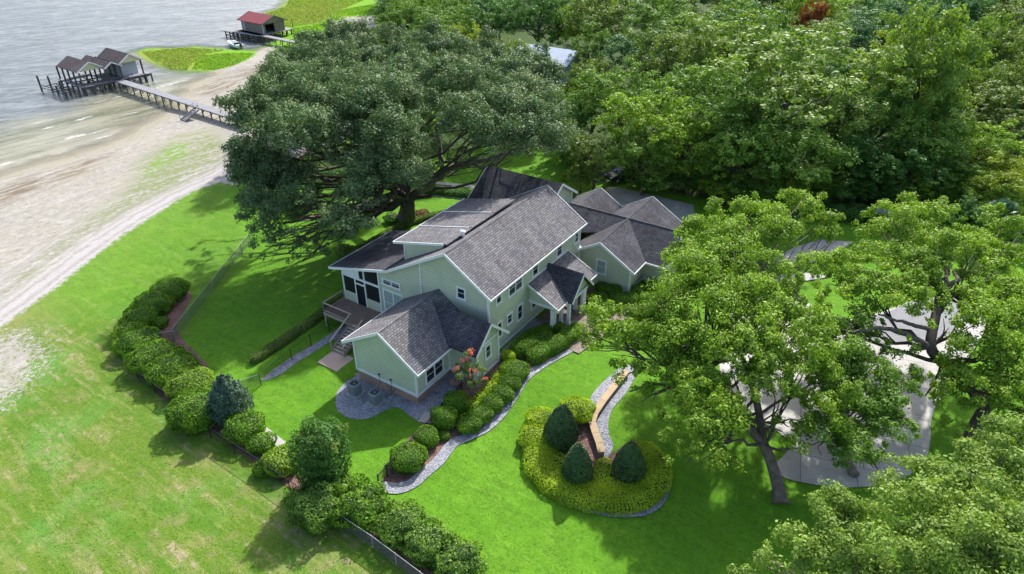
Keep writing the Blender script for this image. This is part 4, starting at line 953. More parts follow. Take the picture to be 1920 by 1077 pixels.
# ------------------------------------------------------------------ boathouses and piers
PD = Vector((.803, -.596, 0)).normalized(); QD = Vector((-PD.y, PD.x, 0))
def FR(o, p, q, z): return Vector((o[0], o[1], 0)) + PD * p + QD * q + Vector((0, 0, z))
RZB = math.atan2(PD.y, PD.x)
DK = -.8
def gable_roof(o, p0, p1, q0, q1, qr, ze, zr, mat, par, fas=None, front=None):
    for qa, qb in ((q0, qr), (qr, q1)):
        mb = MB(); mb.slab([FR(o, p0, qa, ze if qa != qr else zr), FR(o, p1, qa, ze if qa != qr else zr), FR(o, p1, qb, ze if qb != qr else zr), FR(o, p0, qb, ze if qb != qr else zr)], (0, 0, -.12)); mb.build('roof', mat, par, uv=True)
    if fas is not None:
        mb = MB()
        for pp in (p0, p1):
            mb = MB()
            for qa in (q0, q1): mb.beam(FR(o, pp, qa, ze - .06), FR(o, pp, qr, zr - .06), .06, .24)
            mb.build('fascia', fas, par)
    if front is not None:
        k = .88
        mb = MB()
        for pp in (p1 - .25,): mb.face([FR(o, pp, qr + (q0 - qr) * k, ze - .05), FR(o, pp, qr + (q1 - qr) * k, ze - .05), FR(o, pp, qr, zr - .25)])
        mb.build('gable_board', front, par)
BO = (-80.0, 139.5)
bh = thing('boathouse', 'boathouse with three brown gables and yellow-green ends over the lake', 'boathouse', tuple(FR(BO, -4, 0, WL)))
gable_roof(BO, -9.0, -.3, -6.7, -1.3, -4.0, 1.8, 3.35, M['roofbrown'], bh, M['trim'], M['green_gable'])
gable_roof(BO, -9.4, .7, -1.9, 1.6, -.3, 1.75, 2.75, M['roofbrown'], bh, M['trim'])
gable_roof(BO, -8.0, 1.1, 1.0, 5.9, 3.4, 2.2, 3.75, M['roofbrown'], bh, M['trim'], M['green_gable'])
mb = MB()
for pa, pb, qa, qb in ((-1.0, .9, -7.0, 7.0), (-9.8, -1.0, -1.4, 7.0), (-9.8, -1.0, -6.9, -5.9), (-9.8, -8.4, -5.9, -1.4)):
    mb.slab([FR(BO, pa, qa, DK), FR(BO, pb, qa, DK), FR(BO, pb, qb, DK), FR(BO, pa, qb, DK)], (0, 0, -.14))
mb.build('deck', M['dockwood'], bh)
mb = MB()
for pa, pb, qa, qb in ((-1.0, -1.0, 1.7, 5.2), (-7.2, -7.2, 1.7, 5.2), (-7.2, -1.0, 1.7, 1.7), (-7.2, -1.0, 5.2, 5.2)): mb.beam(FR(BO, pa, qa, .72), FR(BO, pb, qb, .72), .1, 3.04)
mb.build('wall', M['greywall'], bh)
for p_ in (-9.2, -6.9, -4.6, -2.3, .2, .8):
    for q_ in (-6.6, -1.6, 1.3, 5.7):
        if p_ == .8 and q_ in (1.3,): continue
        top = 1.75 if q_ < 1.2 else 2.15
        if p_ > .5: top = DK + .1
        mb = MB(); c = FR(BO, p_, q_, (top + WL - .6) / 2); mb.box(c, (.13, .13, (top - WL + .6) / 2), RZB); mb.build('pile', M['pile'], bh)
for q_ in (-5, -3.3, 0, 3, 4.5, 6.9):
    for p_ in (.7, -4.5): mb = MB(); mb.box(FR(BO, p_, q_, (DK + WL) / 2 - .3), (.12, .12, (DK - WL) / 2 + .25), RZB); mb.build('pile', M['pile'], bh)
mb = MB()
for q_ in (-6.5, -3, 0, 3, 6.5):
    mb.beam(FR(BO, -9.5, q_, DK - .22), FR(BO, .8, q_, DK - .22), .1, .2)
for p_ in (-9, -6, -3, 0, .7):
    mb.beam(FR(BO, p_, -7, DK - .42), FR(BO, p_, 7, DK - .42), .1, .2); mb.beam(FR(BO, p_, -6.5, DK - .4), FR(BO, p_, -3, WL), .08, .1); mb.beam(FR(BO, p_, 6.5, DK - .4), FR(BO, p_, 3, WL), .08, .1)
mb.build('under_frame', M['pile'], bh)
mb = MB()
for k in range(9):
    mb.box(FR(BO, .4, -6.3 + k * .62, DK + .5), (.05, .05, .5), RZB)
mb.beam(FR(BO, .4, -6.4, DK + .95), FR(BO, .4, -1.4, DK + .95), .08, .06); mb.build('railing', M['pile'], bh)
lf = thing('boat_lift', 'dark timber piles of an open boat lift left of the boathouse', 'boat lift', tuple(FR(BO, -6, -9, WL)))
for p_, q_, h_ in ((-9.2, -10.6, 3.2), (-8.0, -9.2, 3.0), (-4.5, -9.6, 1.7), (-3, -8.0, 1.6), (-1.0, -9.6, 1.2), (0.8, -8.0, 1.3), (-6.5, -8, 2.0)):
    mb = MB(); mb.box(FR(BO, p_, q_, WL + h_ / 2 - .5), (.13, .13, h_ / 2 + .5), RZB + random.random() * .3); mb.build('pile', M['pile'], lf)
mb = MB()
for z_1 in (WL + .9, WL + 1.4):
    mb.beam(FR(BO, -9.2, -10.6, z_1), FR(BO, -1, -9.6, z_1 - .3), .1, .16); mb.beam(FR(BO, -8, -8.4, z_1), FR(BO, .8, -8.0, z_1 - .3), .1, .16)
for p_ in (-8.5, -6.5, -4.5, -2.5, -.5): mb.beam(FR(BO, p_, -10.2, WL + 1.1), FR(BO, p_, -7.2, WL + 1.2), .1, .12)
mb.build('frame', M['pile'], lf)
lad = thing('dock_ladder', 'short white ladder on the dock edge beside the boathouse walkway', 'ladder', tuple(FR(BO, 1.2, 2.5, DK)))
mb = MB()
for q_ in (2.2, 2.9): mb.tube([FR(BO, 1.0, q_, DK + .9), FR(BO, 1.25, q_, WL)], .05, 6)
for k in range(6): mb.beam(FR(BO, 1.1, 2.2, WL + .3 + k * .4), FR(BO, 1.1, 2.9, WL + .3 + k * .4), .05, .05)
mb.build('ladder_frame', M['dockwood'], lad)

def pier(a, b, wd, label, mat=M['dockwood'], step=2.6, parent_kind='pier'):
    a, b = Vector(a), Vector(b); dv = (b - a); L = dv.length; dv.normalize(); sd = Vector((-dv.y, dv.x, 0)).normalized()
    t_ = thing('pier', label, 'pier', tuple(a))
    mb = MB(); mb.slab([a + sd * wd / 2, b + sd * wd / 2, b - sd * wd / 2, a - sd * wd / 2], (0, 0, -.07)); mb.build('walkway', mat, t_)
    mb = MB()
    for s_ in (-1, 1): mb.beam(a + sd * s_ * (wd / 2 - .1) - Vector((0, 0, .18)), b + sd * s_ * (wd / 2 - .1) - Vector((0, 0, .18)), .08, .2)
    mb.build('stringers', M['wood'], t_)
    n = int(L / step)
    for k in range(n + 1):
        c = a + dv * (L * k / n)
        gz = min(terr(c.x, c.y), DK - .6); pl = MB()
        for s_ in (-1, 1): pl.box(c + sd * s_ * (wd / 2 - .05) + Vector((0, 0, (gz - c.z) / 2 - .1)), (.09, .09, (c.z - gz) / 2 + .1))
        pl.beam(c + sd * wd * .5 - Vector((0, 0, .4)), c - sd * wd * .5 - Vector((0, 0, .4)), .06, .18)
        pl.build('pile_bent', M['pile'], t_)
    return t_
pa_ = Gz(218, 149, DK); pb_ = Gz(470, 229, DK)
pier(pa_ + np.array([0, 0, .0]), pb_, 1.75, 'long grey plank walkway from the sand to the three gabled boathouse')
stp = thing('beach_stairs', 'grey timber stairs going down from the walkway to the sand', 'stairs', tuple(G(352, 226)))
dv = Vector(pb_ - pa_).normalized(); sd_ = Vector((dv.y, -dv.x, 0))
top = Vector(Gz(368, 205, DK)); 
for i in range(9):
    c = top + sd_ * (.3 * i + .2); zz = DK - (i + 1) * .15
    mb = MB(); mb.obox((c.x, c.y, zz), dv * .75, sd_ * .14, (0, 0, .03)); mb.build('tread', M['dockwood'], stp)
for s_ in (-1, 1):
    mb = MB(); a_ = top + dv * .78 * s_; b_ = a_ + sd_ * 2.9; b_ = Vector((b_.x, b_.y, DK - 1.35))
    mb.beam(a_, b_, .06, .22); mb.beam(a_ + Vector((0, 0, .9)), b_ + Vector((0, 0, .9)), .07, .07)
    for k in (0, .5, 1): c = a_.lerp(b_, k); mb.box(c + Vector((0, 0, .45)), (.04, .04, .47))
    mb.build('handrail', M['dockwood'], stp)
# second boathouse
RO = (-62.0, 185.0)
b2 = thing('boathouse', 'weathered boarded boathouse with a red metal roof far along the shore', 'boathouse', tuple(FR(RO, -4, 0, WL)))
gable_roof(RO, -9.6, .8, -3.3, 4.6, .7, 1.75, 3.3, M['redmetal'], b2, M['oldwood'], M['oldwood'])
mb = MB(); zz = (DK + 1.8) / 2; hh_ = 1.8 - DK
mb.beam(FR(RO, -8.8, -2.7, zz), FR(RO, 0, -2.7, zz), .12, hh_); mb.beam(FR(RO, -8.8, 4.0, zz), FR(RO, 0, 4.0, zz), .12, hh_); mb.beam(FR(RO, -8.8, -2.7, zz), FR(RO, -8.8, 4, zz), .12, hh_)
mb.beam(FR(RO, 0, -2.7, zz), FR(RO, 0, -1.9, zz), .12, hh_); mb.beam(FR(RO, 0, .9, zz), FR(RO, 0, 4.0, zz), .12, hh_); mb.beam(FR(RO, 0, -1.9, 1.6), FR(RO, 0, .9, 1.6), .12, .5)
mb.build('wall', M['oldwood'], b2)
mb = MB(); mb.beam(FR(RO, .02, -2.75, zz), FR(RO, .02, -2.5, zz), .14, hh_); mb.beam(FR(RO, -8.0, -2.78, zz), FR(RO, -7.4, -2.78, zz), .1, hh_); mb.build('door_board', M['bluemetal'], b2)
mb = MB(); mb.slab([FR(RO, -13, -6.5, DK), FR(RO, .6, -4.8, DK), FR(RO, .6, 6, DK), FR(RO, -10, 6, DK), FR(RO, -13, 2, DK)], (0, 0, -.14)); mb.build('deck', M['dockwood'], b2)
for p_ in np.linspace(-12.5, .4, 8):
    for q_ in (-5.5, -3.5, -.5, 2, 4, 5.6):
        if p_ < -10 and q_ > 3: continue
        mb = MB(); mb.box(FR(RO, p_, q_, (DK + WL) / 2 - .3), (.12, .12, (DK - WL) / 2 + .25), RZB); mb.build('pile', M['pile'], b2)
mb = MB()
for p_ in np.linspace(-12.5, .4, 8): mb.beam(FR(RO, p_, -5.8, DK - .4), FR(RO, p_, -2, WL), .08, .12); mb.beam(FR(RO, p_, -5.5, DK - 1.2), FR(RO, p_, 5.8, DK - 1.2), .08, .12)
mb.beam(FR(RO, -12.5, -5.7, WL + .5), FR(RO, .4, -5.2, WL + .5), .1, .12)
mb.build('under_frame', M['pile'], b2)
q1_ = Gz(448, 57, DK); q2_ = Gz(600, 88.5, DK); q0_ = Gz(590, 86.5, DK)
pier(q1_, q2_, 1.5, 'pale walkway leading to the red roofed boathouse')
pole = thing('pole', 'thin dark pole standing in the grass beside the red roofed boathouse', 'pole', tuple(G(553, 75)))
mb = MB(); g = G(553, 75); mb.tube([g, g + Vector((0, 0, 5.2))], [.1, .07], 6); mb.build('shaft', M['pile'], pole)
# boat pulled up on the grass
bt = thing('motorboat', 'white motorboat moored beside the red roofed boathouse', 'boat', tuple(Gz(443, 88, WL)))
bc = Vector(Gz(441, 88, WL)); bd_ = (Vector(Gz(426, 81, WL)) - Vector(Gz(460, 93, WL))).normalized(); bs = Vector((-bd_.y, bd_.x, 0))
def hull(scale=1, zt=.95, zb=0, inner=False):
    ring = []
    for u, w_ in ((-1, .92), (-.5, 1), (0, 1), (.45, .88), (.75, .6), (.93, .28), (1.0, .02)): ring.append((u * 3.2, w_ * 1.15))
    top = [(u, v) for u, v in ring] + [(u, -v) for u, v in ring[::-1]]
    return top
mb = MB(); tp = hull(); n = len(tp)
lv = [(1.0, .95), (.97, .6), (.75, .15), (.2, -.1)]
vs = [bc + bd_ * u * (1 if s_ > .9 else .96) + bs * v * s_ + Vector((0, 0, z + max(0, u) * .07)) for s_, z in lv for u, v in tp]
fs = [(i * n + k, i * n + (k + 1) % n, (i + 1) * n + (k + 1) % n, (i + 1) * n + k) for i in range(3) for k in range(n)]
mb.mesh(vs, fs, True); mb.face([bc + bd_ * u * .97 + bs * v * .95 + Vector((0, 0, .80 + max(0, u) * .07)) for u, v in tp]); mb.build('hull', M['boatwhite'], bt)
mb = MB(); mb.obox(bc + bd_ * .2 + Vector((0, 0, 1.15)), bd_ * .35, bs * .4, (0, 0, .35)); mb.build('console', M['boatwhite'], bt)
mb = MB(); mb.obox(bc - bd_ * 1.4 + Vector((0, 0, 1.0)), bd_ * .25, bs * .7, (0, 0, .2)); mb.build('seat', M['rubber'], bt)
mb = MB(); mb.obox(bc - bd_ * 3.35 + Vector((0, 0, .95)), bd_ * .22, bs * .22, (0, 0, .42)); mb.tube([bc - bd_ * 3.4 + Vector((0, 0, .8)), bc - bd_ * 3.5 + Vector((0, 0, 0))], .09, 6); mb.build('outboard_motor', M['black'], bt)
mb = MB(); mb.obox(bc + bd_ * .5 + Vector((0, 0, 1.55)), bd_ * .03, bs * .4, (0, 0, .15)); mb.build('windscreen', M['glass'], bt)
# far metal roof among the trees and a pale shed roof
def farhouse(px, py, z, L_, W_, rot, mat, label, cat='house'):
    c = Vector(Gz(px, py, z)); t_ = thing('outbuilding' if cat != 'house' else 'house', label, cat, (c.x, c.y, 0)); u = Vector((math.cos(rot), math.sin(rot), 0)); v = Vector((-u.y, u.x, 0))
    for s_ in (-1, 1):
        mb = MB(); mb.slab([c + u * L_ / 2, c - u * L_ / 2, c - u * L_ / 2 + v * s_ * W_ / 2 - Vector((0, 0, W_ * .2)), c + u * L_ / 2 + v * s_ * W_ / 2 - Vector((0, 0, W_ * .2))], (0, 0, -.12)); mb.build('roof', mat, t_)
    k = .46; zb = c.z - W_ * .2
    mb = MB(); pr = [c + u * L_ * k + v * W_ * k, c - u * L_ * k + v * W_ * k, c - u * L_ * k - v * W_ * k, c + u * L_ * k - v * W_ * k]
    for i in range(4): a_, b_ = pr[i], pr[(i + 1) % 4]; mb.face([(a_.x, a_.y, 0), (b_.x, b_.y, 0), (b_.x, b_.y, zb - .1), (a_.x, a_.y, zb - .1)])
    for s_ in (-1, 1): e = c + u * L_ * k * s_; mb.face([e + v * W_ * k + Vector((0, 0, zb - .1 - c.z)), e - v * W_ * k + Vector((0, 0, zb - .1 - c.z)), e - Vector((0, 0, .15))])
    mb.build('wall', M['greywall'], t_)
farhouse(1030, 88, 6.0, 13, 10, R(-32), M['bluemetal'], 'neighbouring house showing only its pale metal roof among the trees')
farhouse(1640, 388, 1.7, 4.2, 2.2, R(-25), M['concrete'], 'low shed with a pale roof under the trees on the right', 'shed')
# dark car parked under the trees
def car(px, py, rot, label):
    g = G(px, py); u = Vector((math.cos(rot), math.sin(rot), 0)); v = Vector((-u.y, u.x, 0)); Z = Vector((0, 0, 1)); t_ = thing('parked_car', label, 'car', tuple(g))
    prof = [(-2.3, .45), (-2.35, .85), (-2.1, 1.02), (-1.7, 1.1), (-1.2, 1.62), (-.2, 1.72), (.55, 1.62), (1.15, 1.1), (2.1, .95), (2.35, .75), (2.3, .4)]
    mb = MB(); a_ = [g + u * x + v * (.9 if z < 1.15 else .72) + Z * z for x, z in prof]; b_ = [g + u * x - v * (.9 if z < 1.15 else .72) + Z * z for x, z in prof]
    mb.face(a_); mb.face(b_[::-1])
    for i in range(len(prof)): j = (i + 1) % len(prof); mb.face([a_[j], a_[i], b_[i], b_[j]])
    mb.build('body', M['black'], t_)
    mb = MB(); mb.face([g + u * .62 + v * .62 + Z * 1.57, g + u * .62 - v * .62 + Z * 1.57, g + u * 1.13 - v * .75 + Z * 1.14, g + u * 1.13 + v * .75 + Z * 1.14]); 
    for i_, f_ in enumerate(mb.v): mb.v[i_] = (f_[0] + u.x * .02, f_[1] + u.y * .02, f_[2] + .02)
    mb.build('windscreen', M['glass'], t_)
    for x in (-1.45, 1.45):
        for s_ in (-1, 1):
            mb = MB(); mb.tube([g + u * x + v * s_ * .78 + Z * .34, g + u * x + v * s_ * .95 + Z * .34], .34, 14); wo = mb.build('wheel', M['rubber'], t_)
            mb = MB(); mb.tube([g + u * x + v * s_ * .9 + Z * .34, g + u * x + v * s_ * .97 + Z * .34], .2, 10); h_ = mb.build('rim', M['greymetal']); h_.parent = wo
    for s_ in (-1, 1): mb = MB(); mb.obox(g + u * 2.32 + v * s_ * .65 + Z * .78, u * .05, v * .17, Z * .07); mb.build('headlight', M['pvc'], t_)
car(1168, 336, R(205), 'dark car parked on the grass in the shade of the trees')
# ------------------------------------------------------------------ foliage builders
def rdir(n):
    v = rng.normal(size=(n, 3)); return v / np.linalg.norm(v, axis=1)[:, None]
def leaf_mesh(name, P, N, tone, size, aspect=.55, jit=.35):
    n = len(P)
    N = N / np.maximum(np.linalg.norm(N, axis=1), 1e-6)[:, None]
    r_ = rdir(n); T = np.cross(N, r_); T /= np.maximum(np.linalg.norm(T, axis=1), 1e-6)[:, None]; B = np.cross(N, T)
    s = size * (1 + jit * rng.normal(size=n)).clip(.45, 1.9)
    a = T * (s / 2)[:, None]; b = B * (s * aspect / 2)[:, None]
    V = np.stack([P - a, P + b * 1.0 + a * .1, P + a, P - b + a * .1], 1).reshape(-1, 3).astype(np.float32)
    me = bpy.data.meshes.new(name); me.vertices.add(4 * n); me.vertices.foreach_set('co', V.ravel())
    me.loops.add(4 * n); me.loops.foreach_set('vertex_index', np.arange(4 * n, dtype=np.int32))
    me.polygons.add(n); me.polygons.foreach_set('loop_start', np.arange(0, 4 * n, 4, dtype=np.int32)); me.polygons.foreach_set('loop_total', np.full(n, 4, np.int32))
    for k, v in (('rnd', rng.random(n)), ('tone', tone)):
        x = me.attributes.new(k, 'FLOAT', 'FACE'); x.data.foreach_set('value', np.asarray(v, np.float32))
    me.update(calc_edges=True)
    return me
def clump_leaves(cs, rs, leaf, cov=.6, aspect=.55, flat=.8, under=.35, outw=.55, base_tone=None):
    """many small leaves spread over clumps with centres cs and radii rs"""
    cs = np.asarray(cs); rs = np.asarray(rs); la = leaf * leaf * aspect / 2 * 1.1
    cnt = np.maximum(6, (cov * 4 * np.pi * rs ** 2 / la).astype(int)); idx = np.repeat(np.arange(len(cs)), cnt); n = len(idx)
    u = rdir(n); keep = (u[:, 2] > -.35) | (rng.random(n) < under); u = u[keep]; idx = idx[keep]; n = len(idx)
    rad = rs[idx] * (1.05 - .6 * rng.random(n) ** 1.4); far = rng.random(n) < .14; rad = np.where(far, rad * (1.1 + .35 * rng.random(n)), rad)
    an = (1 + .32 * rng.normal(size=(len(cs), 3))).clip(.5, 1.7)[idx]
    # small sprigs break the shell up
    P = cs[idx] + u * an * rad[:, None] * np.array([1, 1, flat]) + rng.normal(size=(n, 3)) * (rs[idx] * .10)[:, None]
    N = u * (outw + .3) + rng.normal(size=(n, 3)) * .42 + np.array([0, 0, .25])
    tone = (rng.random(len(cs)) if base_tone is None else base_tone)[idx]
    return P, N, tone
def subclumps(blobs, k=3.0, fr=(.30, .48), flat=.75, low=-.25):
    cs, rs, tn = [], [], []
    for c, r in blobs:
        n = max(4, int(k * r * r / .9)) if r > 1.2 else max(4, int(5 * r))
        n = min(n, 46)
        u = rdir(n * 2); u = u[u[:, 2] > low][:n]; bt = rng.random()
        rr = r * (.45 + .78 * rng.random(len(u)))
        cs.append(np.asarray(c) + u * rr[:, None] * np.array([1, 1, flat])); q = r * (fr[0] * .6 + (fr[1] * .95 - fr[0] * .6) * rng.random(len(u)) ** 1.2); rs.append(np.clip(q, .22, 1.25))
        tn.append(np.clip(bt * .5 + rng.random(len(u)) * .5, 0, 1))
    return np.vstack(cs), np.concatenate(rs), np.concatenate(tn)
def limb(mb, a, b, r0, r1, n=6, sag=0.0, wob=.25, seg=7):
    a, b = Vector(a), Vector(b); L = (b - a).length; pts = []; side = Vector(rng.normal(size=3)).normalized() * wob * L * .18
    for i in range(n + 1):
        s = i / n; p = a.lerp(b, s) + side * math.sin(s * math.pi) + Vector((0, 0, sag * L * math.sin(s * math.pi)))
        if 0 < i < n: p += Vector(rng.normal(size=3)) * L * .02
        pts.append(p)
    mb.tube(pts, [r0 + (r1 - r0) * (i / n) ** .8 for i in range(n + 1)], seg)
    return pts
def tree(name, label, base, trunk_pts, blobs, mat, leaf, cov=.6, bark='bark', r0=.5, k=3.0, cat='tree', group=None, flat=.75, aspect=.55, limbs=True, parent_extra=None, lowr=-.25):
    t_ = thing(name, label, cat, tuple(base), group)
    mb = MB(); tp = [Vector(p) for p in trunk_pts]; n = len(tp)
    top = []
    for i in range(n): top.append(r0 * (1.25 if i == 0 else 1 - .5 * i / max(1, n - 1)))
    # smooth trunk line
    sm = catmull([np.array(p) for p in tp], 4, False); rr = np.interp(np.linspace(0, n - 1, len(sm)), range(n), top); rr[0] *= 1.2
    mb.tube(sm, list(rr), 12)
    if limbs:
        for bi, (c, r) in enumerate(blobs):
            if bi % 3 == 1 and len(blobs) > 12: continue
            c = Vector(c); j = min(range(max(1, n // 2), n), key=lambda q: (tp[q] - c).length) if n > 2 else n - 1
            j = max(1, j - (1 if random.random() < .5 and j > 1 else 0)); st_ = tp[j]
            pts = limb(mb, st_, c - Vector((0, 0, r * .45)), min(r0 * .34, .2 + r * .03), .04, 7, -.03, .22)
            for _ in range(4 if r > 1.5 else 2):
                s_ = pts[random.choice([3, 4, 5])]; e = c + Vector(rdir(1)[0]) * r * .8; limb(mb, s_, e, .07, .02, 4, .05, .4, 5)
    mb.build('trunk', M[bark], t_)
    cs, rs, tn = subclumps(blobs, k, flat=flat, low=lowr)
    P, N, tone = clump_leaves(cs, rs, leaf, cov, aspect, base_tone=tn)
    me = leaf_mesh('crown', P, N, tone, leaf, aspect); link('crown', me, M[mat], t_)
    return t_
def domeblob(px, py, r, base, RR, zlo, zhi):
    z = zhi
    for _ in range(30):
        p = Gz(px, py, z); dd = np.hypot(p[0] - base[0], p[1] - base[1]) / RR
        z = z * .5 + .5 * (zlo + (zhi - zlo) * math.sqrt(max(0, 1 - min(1, dd) ** 2)))
    return (Gz(px, py, z), r)
def fixed(L): return [(Gz(x, y, z), r) for x, y, z, r in L]

# ------------------------------------------------------------------ the big live oak behind the house
ob = G(762, 414)
OB = []
rows = {175: [525, 580, 640, 700, 755, 815, 870, 925, 985], 205: [510, 550, 600, 660, 715, 775, 835, 895, 955, 1015], 240: [490, 520, 575, 630, 690, 745, 885, 940, 1000], 275: [470, 500, 550, 700, 755, 930, 1025],
        308: [465, 500, 535, 690, 745, 790], 340: [460, 495, 530, 660, 715, 765], 370: [470, 505, 555, 640, 690], 400: [480, 520, 570, 650], 430: [490, 530, 640], 455: [505, 545]}
for y, xs_ in rows.items():
    for x in xs_:
        rr = 2.7 if y < 260 else 2.3
        if y >= 355: rr = 1.8
        if y >= 425: rr = 1.3
        c_, rr = domeblob(x + random.uniform(-16, 16), y + random.uniform(-10, 10), rr * random.uniform(.65, 1.3), ob, 27 if y < 300 else 21, 4.2 if y > 260 else 5.5, 14 if y < 300 else 11)
        OB.append((c_ + np.array([0, 0, random.uniform(-1.0, 1.3)]), rr))
for x, y, z, r in [(505, 372, 6.2, 2.4), (480, 350, 6.5, 2.2), (530, 395, 5.0, 2.0), (490, 410, 4.2, 1.8), (520, 440, 3.2, 1.5), (560, 455, 2.8, 1.2), (610, 445, 3.2, 1.2), (590, 400, 3.6, 1.3), (565, 482, 2.2, .9), (600, 472, 2.5, 1.0), (550, 492, 1.8, .6), (640, 440, 3.5, 1.3), (670, 420, 3.8, 1.1), (455, 325, 5.5, 1.5), (460, 290, 6, 1.4),
                   (1000, 285, 6, 1.5), (960, 275, 7, 1.7), (870, 296, 6.8, 1.5), (825, 320, 6, 1.1), (700, 320, 8.5, 2.4), (740, 300, 9, 2.2), (690, 370, 5.6, 1.7), (655, 350, 6.5, 1.5), (620, 300, 8, 1.2), (780, 270, 9.5, 2.2), (720, 250, 12, 2.4), (650, 215, 13.5, 2.6), (560, 200, 12, 2.4), (900, 230, 12, 2.6)]: OB.append((Gz(x, y, z), r))
OBF = []
for y, xs_ in {70: [640, 690, 745, 800], 95: [590, 640, 700, 755, 815, 870, 925], 122: [560, 610, 665, 720, 780, 840, 895, 950, 990], 150: [540, 595, 650, 710, 765, 825, 880, 935, 990, 1020]}.items():
    for x in xs_: OBF.append((Gz(x + random.uniform(-14, 14), y + random.uniform(-8, 8), 11.5 - (150 - y) * .035 - abs(x - 770) * .012 + random.uniform(-.8, .8)), random.uniform(2.4, 3.6)))
f1 = Gz(762, 372, 2.6)
tr_pts = [ob, Gz(764, 392, 1.2), f1, Gz(745, 330, 5.0), Gz(728, 280, 7.5), Gz(720, 230, 10)]
ob2 = G(765, 185)
tree('live_oak', 'second dark live oak standing beyond the huge oak toward the red roofed boathouse', ob2, [ob2, ob2 + Vector((.5, .3, 2.5)), ob2 + Vector((.2, 1.5, 5)), ob2 + Vector((0, 3, 7))], OBF, 'l_oak', .28, .6, 'barkdark', .7, 3.4, flat=.85)
oak = tree('live_oak', 'huge spreading dark green live oak right behind the house', ob, tr_pts, OB, 'l_oak', .24, .50, 'barkdark', 1.0, 3.6, flat=.85, aspect=.5)
mb = MB()
for pts, r0_, r1_ in [([(760, 378, 2.3), (800, 350, 3.6), (840, 320, 5), (880, 308, 6), (940, 292, 6.8), (1000, 272, 7.4)], .62, .18), ([(752, 375, 2.6), (735, 335, 4.5), (715, 290, 6), (690, 240, 8.5), (650, 190, 11)], .6, .15),
                      ([(745, 350, 3.6), (690, 330, 5), (640, 300, 6), (600, 275, 7), (555, 300, 7), (510, 340, 6)], .42, .12), ([(750, 360, 3.2), (680, 385, 3.6), (630, 400, 3.6), (575, 410, 3.8), (530, 420, 4)], .36, .1),
                      ([(830, 325, 5), (825, 280, 7.5), (820, 240, 9.5), (850, 215, 11), (880, 200, 12)], .35, .1), ([(820, 235, 9.8), (845, 240, 9.6), (870, 226, 10.2), (900, 210, 11)], .2, .07), ([(880, 305, 6.2), (905, 315, 6), (930, 305, 6.4), (945, 285, 7)], .2, .07),
                      ([(960, 285, 7), (1000, 275, 7), (1040, 280, 6.5), (1065, 272, 6.5)], .2, .06), ([(640, 300, 6), (610, 262, 8), (570, 250, 9), (530, 235, 9)], .24, .08)]:
    pp = catmull([Gz(*p_) for p_ in pts], 5, False); pp = [Vector(p_) + Vector(rng.normal(size=3)) * .09 for p_ in pp]
    mb.tube(pp, [r0_ + (r1_ - r0_) * i / (len(pp) - 1) for i in range(len(pp))], 9)
mb.build('limb', M['bark'], oak)

# ------------------------------------------------------------------ the two bright oaks on the right
b1 = G(1464, 945)
T1 = [(1400, 640, 8.6, 1.5), (1340, 670, 7.6, 1.4), (1445, 610, 9, 1.6), (1470, 800, 5.9, 1.0), (1405, 730, 7.4, 1.3), (1290, 860, 5.0, .9), (1320, 770, 6.5, 1.3), (1300, 700, 6.8, 1.5), (1350, 745, 7.2, 1.4), (1340, 810, 6.2, 1.3), (1420, 700, 8.0, 1.5), (1465, 740, 7.4, 1.4), (1530, 700, 7.2, 1.4), (1545, 790, 6.0, 1.4), (1500, 830, 5.6, 1.0), (1450, 660, 8.5, 1.5), (1530, 500, 9.6, 1.6), (1500, 580, 9.2, 1.6), (1260, 690, 7, 1.3), (1150, 580, 7, 1.0), (1120, 620, 6.4, 1.2), (1570, 430, 9.5, 1.2), (1230, 610, 7.8, 1.3), (1380, 700, 7.6, 1.2), (1330, 690, 7.4, 1.2), (1260, 750, 5.8, 1.1), (1305, 435, 10, 1.8), (1290, 475, 9, 1.7), (1340, 405, 10.5, 1.4), (1370, 440, 10.5, 2.0), (1420, 400, 11, 1.9), (1460, 440, 10.5, 2.2), (1505, 385, 11, 1.7), (1530, 425, 10, 1.7), (1480, 370, 11.5, 1.2), (1400, 480, 10.5, 2.1), (1340, 500, 10, 2.2), (1280, 520, 9.5, 2.1),
      (1278, 525, 8.6, 1.4), (1240, 590, 8.5, 1.7), (1310, 575, 9.3, 2.3), (1185, 605, 7.4, 1.4), (1135, 600, 7, 1.5), (1105, 585, 6.6, .9), (1110, 640, 6.4, 1.1), (1160, 640, 6.8, 1.6), (1200, 620, 7.5, 1.8), (1250, 640, 7.5, 2.0), (1180, 690, 6, 1.2), (1230, 700, 6, 1.4), (1205, 745, 5.4, .9),
      (1300, 650, 8, 2.1), (1370, 560, 9.5, 2.1), (1430, 550, 9.6, 2.1), (1480, 520, 9.6, 1.8), (1340, 780, 6.5, 1.9), (1290, 790, 5.6, 1.4), (1310, 730, 6.6, 1.7), (1275, 840, 5.2, 1.1), (1330, 850, 5.6, 1.5), (1350, 870, 5.2, 1.0), (1420, 640, 9, 1.9), (1360, 640, 8.8, 1.7), (1480, 620, 9, 2.1), (1445, 700, 7.8, 1.8),
      (1500, 690, 8, 2.0), (1500, 775, 6.6, 1.4), (1545, 750, 7, 1.7)]
tk1 = [b1, Gz(1455, 895, 1.4), Gz(1432, 835, 3.0), Gz(1390, 785, 4.3), Gz(1350, 740, 5.4), Gz(1318, 700, 6.6), Gz(1300, 650, 8)]
oak1 = tree('oak_tree', 'bright leafy oak leaning left over the front lawn, bare trunk at the lawn edge', b1, tk1, fixed(T1), 'l_bright', .19, .82, 'bark', .42, 3.6, flat=.8)
mb = MB()
